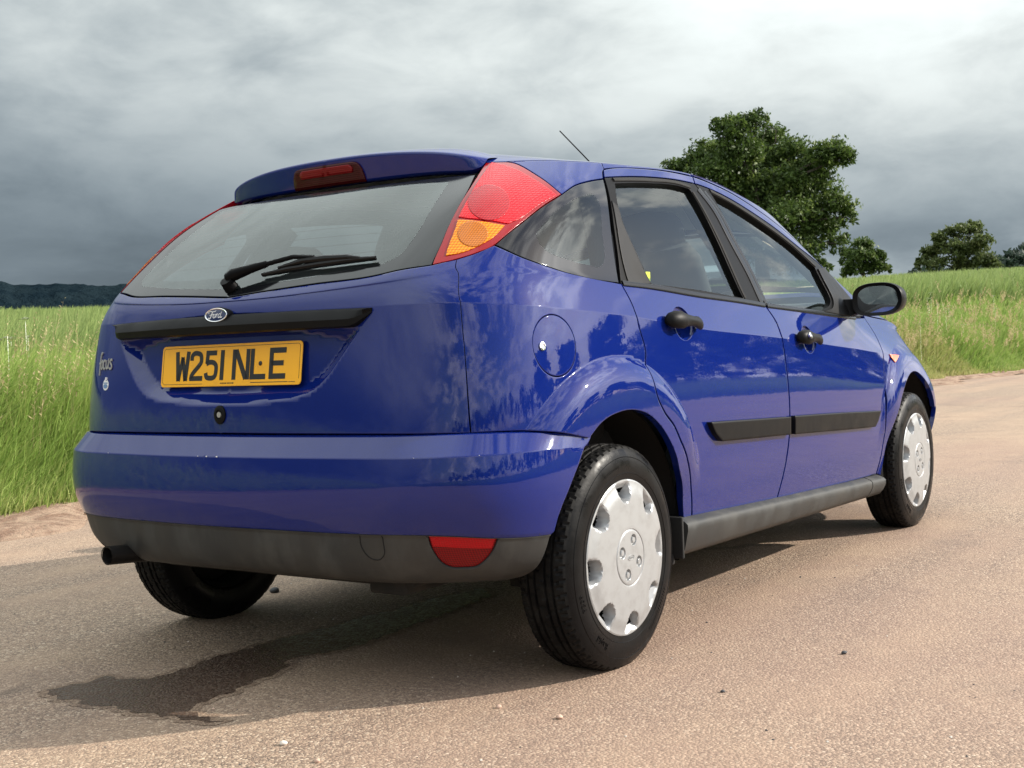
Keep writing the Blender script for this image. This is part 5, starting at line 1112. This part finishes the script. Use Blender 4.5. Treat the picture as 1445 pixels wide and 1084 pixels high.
o = mb.build('loose_gravel', ['pink_stone', 'pale_stone', 'dark_stone', 'clod_earth'], smooth=False); tag(o, 'fine loose grit and crumbs of red earth on the road', 'gravel', kind='stuff')
# ragged strip of red earth where the verge meets the road
m, T, b, o = material('verge_earth', (.2, .12, .08), .95); oc = objc(T); q_ = T.noise(oc, 7, 6, .65); T.put(b.inputs['Base Color'], T.mix(T.range(q_, .35, .65), (.20, .115, .075, 1), (.36, .25, .175, 1))); T.put(b.inputs['Normal'], T.bump(T.noise(oc, 16, 6, .7), .9, .05))
V = []; F = []; xs2 = np.linspace(-12, 34, 600); nw = 7
for i, x in enumerate(xs2):
    e = float(road_edge(x)); wv = .42+.20*math.sin(x*2.3)+.12*math.sin(x*5.9+1)
    for j in range(nw):
        s = j/(nw-1); y = e-wv*(1-s)*1.0+.5*s; z = .006-.012*(s == 0)+.045*math.sin(math.pi*min(1, s*1.3))*(.6+.4*math.sin(x*6.1+j*1.7))+(float(height(x, y))*.9 if y > e else 0); V.append((x, y, z))
for i in range(len(xs2)-1):
    for j in range(nw-1): F.append((i*nw+j, (i+1)*nw+j, (i+1)*nw+j+1, i*nw+j+1))
tag(mesh_obj('verge_bank', V, F, 'verge_earth'), kind='structure')

# ------------------------------------------------------------------ grasses
def grass_material(name, lo, mid, tip, straw):
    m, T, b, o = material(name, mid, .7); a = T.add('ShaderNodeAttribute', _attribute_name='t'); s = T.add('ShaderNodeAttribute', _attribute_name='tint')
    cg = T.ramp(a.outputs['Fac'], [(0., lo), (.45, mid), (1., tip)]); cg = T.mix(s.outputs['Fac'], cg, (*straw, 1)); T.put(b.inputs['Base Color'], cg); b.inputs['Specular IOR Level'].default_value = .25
    tl = T.add('ShaderNodeBsdfTranslucent'); T.put(tl.inputs[0], cg); mx = T.add('ShaderNodeMixShader'); mx.inputs[0].default_value = .38; T.l.new(b.outputs[0], mx.inputs[1]); T.l.new(tl.outputs[0], mx.inputs[2]); T.l.new(mx.outputs[0], o.inputs[0])
grass_material('verge_grass', (.13, .20, .038), (.20, .325, .055), (.29, .40, .10), (.46, .39, .18)); grass_material('crop_green', (.07, .115, .030), (.175, .26, .070), (.25, .33, .11), (.33, .35, .13)); grass_material('seed_straw', (.16, .19, .06), (.36, .32, .15), (.48, .40, .22), (.46, .36, .19))
def blades(name, x, y, h, w, lean, tint, mat, bend=.5, z0=None, segs=(0., .38, .74, 1.)):
    n = len(x); z = height(x, y) if z0 is None else z0; a = rng.uniform(0, 2*np.pi, n); la = rng.normal(0, 1, n)*.9+np.radians(-20)
    ls = np.array([.0, .10, .45, 1.])*1.; V = np.zeros((n, 7, 3), np.float32); tt = np.zeros((n, 7), np.float32)
    for k, s in enumerate(segs):
        cx_ = x+np.cos(la)*lean*h*s**1.9; cy_ = y+np.sin(la)*lean*h*s**1.9; cz = z+h*(s-.35*lean*s**2.2*bend*2); ww = w*(1-.25*s) if k < 3 else 0*w
        if k < 3:
            V[:, 2*k] = np.stack([cx_-np.cos(a)*ww/2, cy_-np.sin(a)*ww/2, cz], 1); V[:, 2*k+1] = np.stack([cx_+np.cos(a)*ww/2, cy_+np.sin(a)*ww/2, cz], 1); tt[:, 2*k:2*k+2] = s
        else: V[:, 6] = np.stack([cx_, cy_, cz], 1); tt[:, 6] = s
    T5 = np.array([[0, 1, 3], [0, 3, 2], [2, 3, 5], [2, 5, 4], [4, 5, 6]]); F = (np.arange(n)[:, None, None]*7+T5[None]).reshape(-1, 3)
    return fast_mesh(name, V.reshape(-1, 3), F, mat, {'t': tt.ravel(), 'tint': np.repeat(tint, 7)})
def fast_mesh(name, V, F, mat, attrs, parent=None):
    me = bpy.data.meshes.new(name); me.vertices.add(len(V)); me.vertices.foreach_set('co', np.asarray(V, np.float32).ravel()); k = F.shape[1]
    me.loops.add(F.size); me.loops.foreach_set('vertex_index', F.astype(np.int32).ravel()); me.polygons.add(len(F)); me.polygons.foreach_set('loop_start', np.arange(0, F.size, k, dtype=np.int32)); me.polygons.foreach_set('loop_total', np.full(len(F), k, np.int32))
    for an, av in attrs.items(): at_ = me.attributes.new(an, 'FLOAT', 'POINT'); at_.data.foreach_set('value', np.asarray(av, np.float32))
    me.materials.append(MATS[mat]); me.update(calc_edges=True); o = bpy.data.objects.new(name, me); COL.objects.link(o)
    if parent is not None: o.parent = parent
    return o
def polar(n, az0, az1):
    return np.radians(rng.uniform(az0, az1, n))
def edge_radius(az):
    ta = np.radians(np.linspace(0, 110, 2000)); r = np.linspace(3, 70, 700)
    x = CX+r[None]*np.cos(ta)[:, None]; y = CY+r[None]*np.sin(ta)[:, None]; hit = y > road_edge(x)
    return np.interp(az, ta, np.where(hit.any(1), r[hit.argmax(1)], 70.))
def patchy(x, y, s, seed): return .5+.25*(np.sin(x*s+seed)+np.sin(y*s*1.3+seed*2.1)*np.cos(x*s*.7-seed))
# rough verge along the road
az = np.concatenate([polar(62000, 31, 63), polar(20000, 19, 31), polar(60000, 8, 19), polar(16000, 63, 100)]); re = edge_radius(az); dd = rng.gamma(1.7, 1.0, len(az))*np.clip(re/11, .8, 2.6); R = re+dd; x = CX+R*np.cos(az); y = CY+R*np.sin(az); d = y-road_edge(x); ok = (d > .02) & (d < 7.5); x, y, d, R = x[ok], y[ok], d[ok], R[ok]
h = (.12+.50*sstep(0, 1.1, d))*np.where(R > 16, .78, 1.)*rng.uniform(.55, 1.25, len(x))*(.8+.4*patchy(x, y, .9, 1.)); tint = np.clip(rng.normal(.05, .14, len(x))+.40*(patchy(x, y, .55, 4.) > .78)+.25*(rng.random(len(x)) < .10)+.25*(1-sstep(0, .5, d)), 0, .95)
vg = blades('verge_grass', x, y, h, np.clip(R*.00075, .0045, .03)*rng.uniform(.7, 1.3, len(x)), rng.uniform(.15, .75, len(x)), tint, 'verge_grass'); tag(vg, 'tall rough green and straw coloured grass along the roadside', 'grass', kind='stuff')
# flowering grasses with feathery straw heads standing above the verge
az = np.concatenate([polar(900, 31, 63), polar(200, 19, 31), polar(900, 8, 19)]); re = edge_radius(az); R = re+rng.gamma(2.4, .9, len(az))*np.clip(re/12, .7, 2.4); x = CX+R*np.cos(az); y = CY+R*np.sin(az); d = y-road_edge(x); ok = (d > .5) & (d < 7); x, y, R = x[ok], y[ok], R[ok]; n = len(x); z = height(x, y); h = rng.uniform(.50, .88, n)*np.where(R > 16, .82, 1.)*np.where(rng.random(n) < .03, 1.35, 1.); la = np.radians(rng.normal(-20, 55, n)); lean = rng.uniform(.05, .35, n); wv = np.clip(R*.00055, .0028, .016); V = []; F = []; tt = []
for i in range(n):
    p = [np.array([x[i]+math.cos(la[i])*lean[i]*h[i]*s**2, y[i]+math.sin(la[i])*lean[i]*h[i]*s**2, z[i]+h[i]*s]) for s in (0, .4, .75, 1.)]; ca, sa = math.cos(la[i]+1.57), math.sin(la[i]+1.57)
    for k in range(3):
        b0 = len(V); w = wv[i]*.5
        V += [p[k]-[ca*w, sa*w, 0], p[k]+[ca*w, sa*w, 0], p[k+1]]; F.append((b0, b0+1, b0+2)); tt += [k/3, k/3, (k+1)/3]
    for k in range(9):
        s = .76+.24*k/8; q = p[2]+(p[3]-p[2])*((s-.75)/.25); a = rng.uniform(0, 6.28); L = .030*rng.uniform(.6, 1.4)*(1.2-.7*(k/8))+wv[i]; b0 = len(V); tip = q+[math.cos(a)*L, math.sin(a)*L, L*.7]; V += [q, tip, q+[math.cos(a+.6)*L*.5, math.sin(a+.6)*L*.5, wv[i]*2.2]]; F.append((b0, b0+1, b0+2)); tt += [.9, 1., 1.]
sh = fast_mesh('seed_heads', np.array(V), np.array(F), 'seed_straw', {'t': np.array(tt), 'tint': np.repeat(rng.uniform(0, .5, 1), len(V))}); tag(sh, 'feathery straw coloured seed heads standing above the verge grass', 'grass', kind='stuff')
# white umbels of cow parsley among the grasses
m, T, b, o = material('umbel_white', (.70, .72, .62), .8); V = []; F = []
for i in range(34):
    az_ = rad(rng.uniform(9, 18.5) if i < 24 else rng.uniform(45, 58)); re_ = float(edge_radius(np.array([az_]))[0]); R = re_+rng.uniform(1.5, 5.5); x = CX+R*math.cos(az_); y = CY+R*math.sin(az_); z = float(height(x, y)); hh = rng.uniform(.65, .95)
    for k in range(16):
        a = rng.uniform(0, 6.28); rr = .055*math.sqrt(rng.random()); cx_, cy_, cz = x+rr*math.cos(a), y+rr*math.sin(a), z+hh-rr*.4+rng.normal()*.004; b0 = len(V); s_ = .011+R*.0002
        V += [(cx_-s_, cy_, cz), (cx_, cy_-s_, cz+.004), (cx_+s_, cy_, cz), (cx_, cy_+s_, cz-.004)]; F.append((b0, b0+1, b0+2, b0+3))
    b0 = len(V); V += [(x-.004, y, z), (x+.004, y, z), (x+.002, y, z+hh), (x-.002, y, z+hh)]; F.append((b0, b0+1, b0+2, b0+3))
tag(mesh_obj('cow_parsley', V, F, 'umbel_white', smooth=False), 'scattered white cow parsley heads in the verge grass', 'wildflowers', kind='stuff')
# crop in the field beyond, thinning out to the crest of the rise
az = np.concatenate([polar(80000, 33, 64), polar(24000, 18, 33), polar(95000, 8, 18), polar(22000, 64, 105)]); re = edge_radius(az); R0 = re+4.5*np.clip(re/12, .9, 2.2); R = R0*np.exp(rng.random(len(az))*np.log(135/R0)); x = CX+R*np.cos(az); y = CY+R*np.sin(az); h = rng.uniform(.55, .95, len(x))*(.85+.3*patchy(x, y, .25, 2.)); tint = np.clip(rng.normal(.12, .18, len(x))+.25*(patchy(x, y, .12, 7.)-.5), 0, .9)
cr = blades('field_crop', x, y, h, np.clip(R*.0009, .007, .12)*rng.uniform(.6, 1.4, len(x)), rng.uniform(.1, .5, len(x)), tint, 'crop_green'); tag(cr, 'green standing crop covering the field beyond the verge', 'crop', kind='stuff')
# grass on the verges behind and to the right of the camera
x = np.concatenate([rng.uniform(-25, -3, 9000), rng.uniform(-20, 45, 14000)]); y = np.concatenate([np.zeros(9000), np.zeros(14000)]); y[:9000] = road_edge(x[:9000])+rng.gamma(1.6, .9, 9000); y[9000:] = road_right(x[9000:])-rng.gamma(1.7, 1.1, 14000)
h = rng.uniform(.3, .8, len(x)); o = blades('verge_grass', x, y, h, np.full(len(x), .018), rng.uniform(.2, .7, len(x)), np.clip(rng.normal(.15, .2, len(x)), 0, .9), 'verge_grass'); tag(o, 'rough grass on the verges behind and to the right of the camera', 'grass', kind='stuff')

# ------------------------------------------------------------------ trees
m, T, b, o = material('bark', (.07, .055, .042), .95); oc = objc(T); q_ = T.noise(T.vec('MULTIPLY', oc, (1, 1, .25)), 9, 5, .65); T.put(b.inputs['Base Color'], T.mix(T.range(q_, .35, .65), (.035, .028, .022, 1), (.11, .09, .07, 1)))
def leaf_material(name, c0, c1, c2):
    m, T, b, o = material(name, c1, .55); s = T.add('ShaderNodeAttribute', _attribute_name='tint'); cg = T.ramp(s.outputs['Fac'], [(0., c0), (.55, c1), (1., c2)]); T.put(b.inputs['Base Color'], cg); b.inputs['Specular IOR Level'].default_value = .3
    tl = T.add('ShaderNodeBsdfTranslucent'); T.put(tl.inputs[0], cg); mx = T.add('ShaderNodeMixShader'); mx.inputs[0].default_value = .34; T.l.new(b.outputs[0], mx.inputs[1]); T.l.new(tl.outputs[0], mx.inputs[2]); T.l.new(mx.outputs[0], o.inputs[0])
leaf_material('oak_leaves', (.032, .056, .013), (.080, .128, .028), (.160, .210, .052)); leaf_material('ash_leaves', (.060, .082, .026), (.115, .150, .045), (.18, .20, .07)); leaf_material('far_leaves', (.018, .034, .024), (.032, .054, .036), (.050, .075, .046))
def leaf_cloud(lobes, nleaf, size, seed, squash=.8):
    """lobes: (x, y, z, r). Leaves gather on sprays near each lobe's surface, leaving gaps between sprays"""
    q = np.random.default_rng(seed); L = np.array(lobes, float); wgt = L[:, 3]**2; wgt /= wgt.sum(); ns = max(30, nleaf//34); li = q.choice(len(L), ns, p=wgt)
    dirs = q.normal(size=(ns, 3)); dirs /= np.linalg.norm(dirs, axis=1)[:, None]; dirs[:, 2] = np.where(q.random(ns) < .6, np.abs(dirs[:, 2]), dirs[:, 2])
    sc = L[li, :3]+dirs*L[li, 3][:, None]*q.uniform(.45, 1.08, ns)[:, None]*np.array([1, 1, squash]); sr = q.uniform(.20, .42, ns)*np.clip(L[li, 3], .5, 3.)
    si = q.integers(0, ns, nleaf); off = q.normal(size=(nleaf, 3))*.55; off[:, 2] *= .8; c_ = sc[si]+off*sr[si][:, None]
    a = q.normal(size=(nleaf, 3)); a /= np.linalg.norm(a, axis=1)[:, None]; b_ = np.cross(a, q.normal(size=(nleaf, 3))); b_ /= np.linalg.norm(b_, axis=1)[:, None]; s_ = size*q.uniform(.6, 1.4, nleaf)[:, None]
    V = np.stack([c_-a*s_, c_+b_*s_*.45, c_+a*s_, c_-b_*s_*.45], 1).reshape(-1, 3); F = np.arange(nleaf*4).reshape(-1, 4); tint = np.clip(q.normal(.45, .2, ns)[si]+q.normal(0, .15, nleaf), 0, 1); return V, F, np.repeat(tint, 4), sc
def make_tree(name, base, lobes, trunk_r, nleaf, leaf, mat, seed, label, group, dead=0, trunk_to=.45):
    """lobes relative to base (x, y, z, r)"""
    q = np.random.default_rng(seed); root = empty(name, base); tag(root, label, 'tree', group); L = np.array(lobes, float); top = L[:, 2].max()
    mb = MB(); zc_ = top*trunk_to; mb.tube([(0, 0, -.6), (0.04*trunk_r, 0, .25), (q.normal()*.15, q.normal()*.15, zc_*.5), (q.normal()*.3, q.normal()*.3, zc_)], [trunk_r*1.5, trunk_r*1.05, trunk_r*.85, trunk_r*.62], 12)
    for x, y, z, r in lobes:
        s0 = Vector((0, 0, min(zc_, max(top*.12, z*.55)))); e = Vector((x, y, z)); mid = s0.lerp(e, .5)+Vector((q.normal()*.35, q.normal()*.35, .08*top)); mb.tube([s0, mid, e], [trunk_r*.38, trunk_r*.22, trunk_r*.07], 7)
        for k in range(4):
            dv = Vector(q.normal(size=3)).normalized()*r*.85; mb.tube([mid.lerp(e, q.uniform(.3, .9)), e+dv*.5, e+dv], [trunk_r*.09, trunk_r*.06, trunk_r*.02], 5)
    for k in range(dead):
        s0 = Vector((q.normal()*.8, q.normal()*.8, top*.9)); mb.tube([s0, s0+Vector((q.normal()*.5, q.normal()*.5, 1.1)), s0+Vector((q.normal()*1.1, q.normal()*1.1, 2.0))], [.05, .035, .012], 5)
    mb.build('trunk', 'bark', root)
    V, F, tint, sc = leaf_cloud(lobes, nleaf, leaf, seed+1); fast_mesh('crown', V, F, mat, {'tint': tint}, root); return root
def px_tree(D, cx_, base_y, blobs, seed):
    """turns blobs given as (bearing offset m, height m, radius m) into lobes with depth of their own"""
    q = np.random.default_rng(seed); return [(0, 0, 0, 0)]
def bearing(az, D): return CX+D*math.cos(rad(az)), CY+D*math.sin(rad(az))
def tree_at(name, az, D, blobs, seed, trunk_r, nleaf, leaf, mat, label, group, z=None, dead=0, depth=.55, trunk_to=.45):
    x, y = bearing(az, D); z = float(height(x, y)) if z is None else z; q = np.random.default_rng(seed); t_ = Vector((math.sin(rad(az)), -math.cos(rad(az)), 0)); f_ = Vector((math.cos(rad(az)), math.sin(rad(az)), 0)); W = max(abs(b_[0]) for b_ in blobs); lobes = []
    for s, hh, r in blobs:
        lim = depth*math.sqrt(max(.05, 1-(s/(W*1.15))**2))*W; p = t_*s+f_*q.uniform(-lim, lim); lobes.append((p.x, p.y, hh, r))
    return make_tree(name, (x, y, z), lobes, trunk_r, nleaf, leaf, mat, seed, label, group, dead, trunk_to)
K = 110/1748.
def oakb(px, py, r): return ((px-1075)*K, (388-py)*K, r*K)
oak = [oakb(*p) for p in ((962, 226, 22), (985, 215, 25), (1010, 200, 28), (1038, 178, 26), (1066, 168, 22), (1092, 178, 24), (1018, 235, 34), (1050, 215, 34), (1085, 215, 36), (1118, 205, 26), (1060, 255, 36), (1105, 250, 38), (1140, 228, 30), (1165, 212, 24), (1185, 218, 18), (1150, 262, 34), (1030, 270, 30), (1174, 283, 24), (1190, 294, 15), (1120, 292, 38), (1154, 310, 28), (1085, 300, 36), (1176, 330, 17), (1132, 342, 26), (1100, 340, 34), (1155, 362, 14), (1060, 330, 30), (1040, 300, 26))]
tree_at('oak_tree', 22.6, 110, oak, 11, .62, 60000, .19, 'oak_leaves', 'large spreading dark oak tree on the rise behind the car roof', 'trees on the skyline', z=5.0, dead=5)
K2 = 135/1748.
tree_at('small_tree', 18.2, 135, [((px-1222)*K2, (390-py)*K2, r*K2) for px, py, r in ((1205, 355, 14), (1222, 345, 15), (1238, 360, 13), (1210, 372, 13), (1230, 374, 14), (1248, 375, 9), (1198, 378, 9), (1220, 362, 16))], 21, .22, 7000, .20, 'oak_leaves', 'small rounded dark green tree between the oak and the door mirror', 'trees on the skyline', z=6.3)
tree_at('small_tree', 14.3, 135, [((px-1345)*K2, (384-py)*K2, r*K2) for px, py, r in ((1325, 335, 13), (1345, 325, 14), (1365, 322, 14), (1378, 340, 12), (1312, 350, 13), (1338, 350, 17), (1362, 352, 17), (1300, 365, 11), (1322, 368, 14), (1350, 370, 15), (1376, 366, 14), (1388, 372, 8))], 33, .26, 11000, .20, 'ash_leaves', 'broad olive green tree standing alone on the skyline at right', 'trees on the skyline', z=6.2)
# trees across the road, right of the camera: what the doors mirror
for i, (x, y, hh, sd) in enumerate(((66, -30, 9, 41), (55, -31, 8, 43), (45, -33, 8.5, 44), (78, -28, 9, 45), (92, -26, 10, 46), (35, -36, 8.5, 47), (24, -40, 9, 48))):
    q = np.random.default_rng(sd); lb = [(q.normal()*hh*.22, q.normal()*hh*.22, hh*q.uniform(.32, .9), hh*q.uniform(.14, .22)) for _ in range(18)]
    make_tree('hedgerow_tree', (x, y, float(height(x, y))), lb, hh*.03, 11000, .30, 'oak_leaves', sd, ['leafy hedgerow tree across the road far ahead of the car', 'leafy hedgerow tree across the road, second in the row', 'leafy hedgerow tree across the road, third in the row', 'leafy hedgerow tree across the road, well past the bonnet', 'leafy hedgerow tree across the road, farthest along the row', 'leafy hedgerow tree across the road, nearest the camera side but one', 'leafy hedgerow tree across the road, nearest the camera side'][i], 'hedgerow trees across the road')
# hedge along that side
q = np.random.default_rng(5); lobes = []
for s in np.linspace(0, 1, 110):
    x = -45+s*150; y = -31+6*sstep(30, 80, np.array([x]))[0]+q.normal()*.5; lobes.append((x, y, float(height(x, y))+q.uniform(.9, 2.4), q.uniform(1.2, 2.)))
V, F, tint, _ = leaf_cloud(lobes, 26000, .24, 6); tag(fast_mesh('hedge', V, F, 'oak_leaves', {'tint': tint}), 'long leafy hedge across the road to the right of the camera', 'hedge', kind='stuff')
# distant woods on the right skyline and low trees beside them
q = np.random.default_rng(9); lobes = []
for az_ in np.linspace(8.0, 17.2, 150):
    D = 240+q.normal()*12; x, y = bearing(az_, D); el = np.interp(az_, [9, 11.3, 12.6, 13.2, 14.5, 15.6, 16.2, 17.2], [3.75, 3.55, 3.15, 2.95, 2.9, 2.85, 2.75, 2.5]); lobes.append((x, y, CAM_POS[2]+D*math.tan(rad(el-.62+q.normal()*.06)), q.uniform(1.6, 2.6)))
V, F, tint, _ = leaf_cloud(lobes, 22000, .5, 10); V[:, 2] = np.maximum(V[:, 2], 3.); tag(fast_mesh('far_woodland', V, F, 'far_leaves', {'tint': tint}), 'dark band of distant woodland on the right skyline', 'woodland', kind='stuff')
# wooded hills far off to the left
m, T, b, o = material('wooded_hill', (.013, .020, .020), 1., spec=0.); oc = objc(T); q_ = T.noise(oc, .012, 6, .7); T.put(b.inputs['Base Color'], T.mix(T.range(q_, .4, .6), (.0065, .0130, .0185, 1), (.0120, .0210, .0265, 1))); T.put(b.inputs['Normal'], T.bump(T.noise(oc, .03, 5, .7), .8, 30.))  # cloud shade and the blue of distance are put into this base colour
azs = np.linspace(22, 92, 420); V = []; F = []; rows_ = ((2250, -.02), (2350, .45), (2480, .85), (2600, 1.), (3000, .9))
for i, a in enumerate(azs):
    el = 3.55+.10*math.sin(a*.55+1.)+.05*math.sin(a*1.9)+.035*rng.normal()*.6-.35*sstep(49, 40, np.array([a]))[0]*0
    if a < 50: el -= (50-a)*.035
    for D, k in rows_: V.append((CX+D*math.cos(rad(a)), CY+D*math.sin(rad(a)), CAM_POS[2]+2600*math.tan(rad(el))*k))
nr_ = len(rows_)
for i in range(len(azs)-1):
    for j in range(nr_-1): F.append((i*nr_+j, (i+1)*nr_+j, (i+1)*nr_+j+1, i*nr_+j+1))
tag(mesh_obj('hills', V, F, 'wooded_hill'), kind='structure')
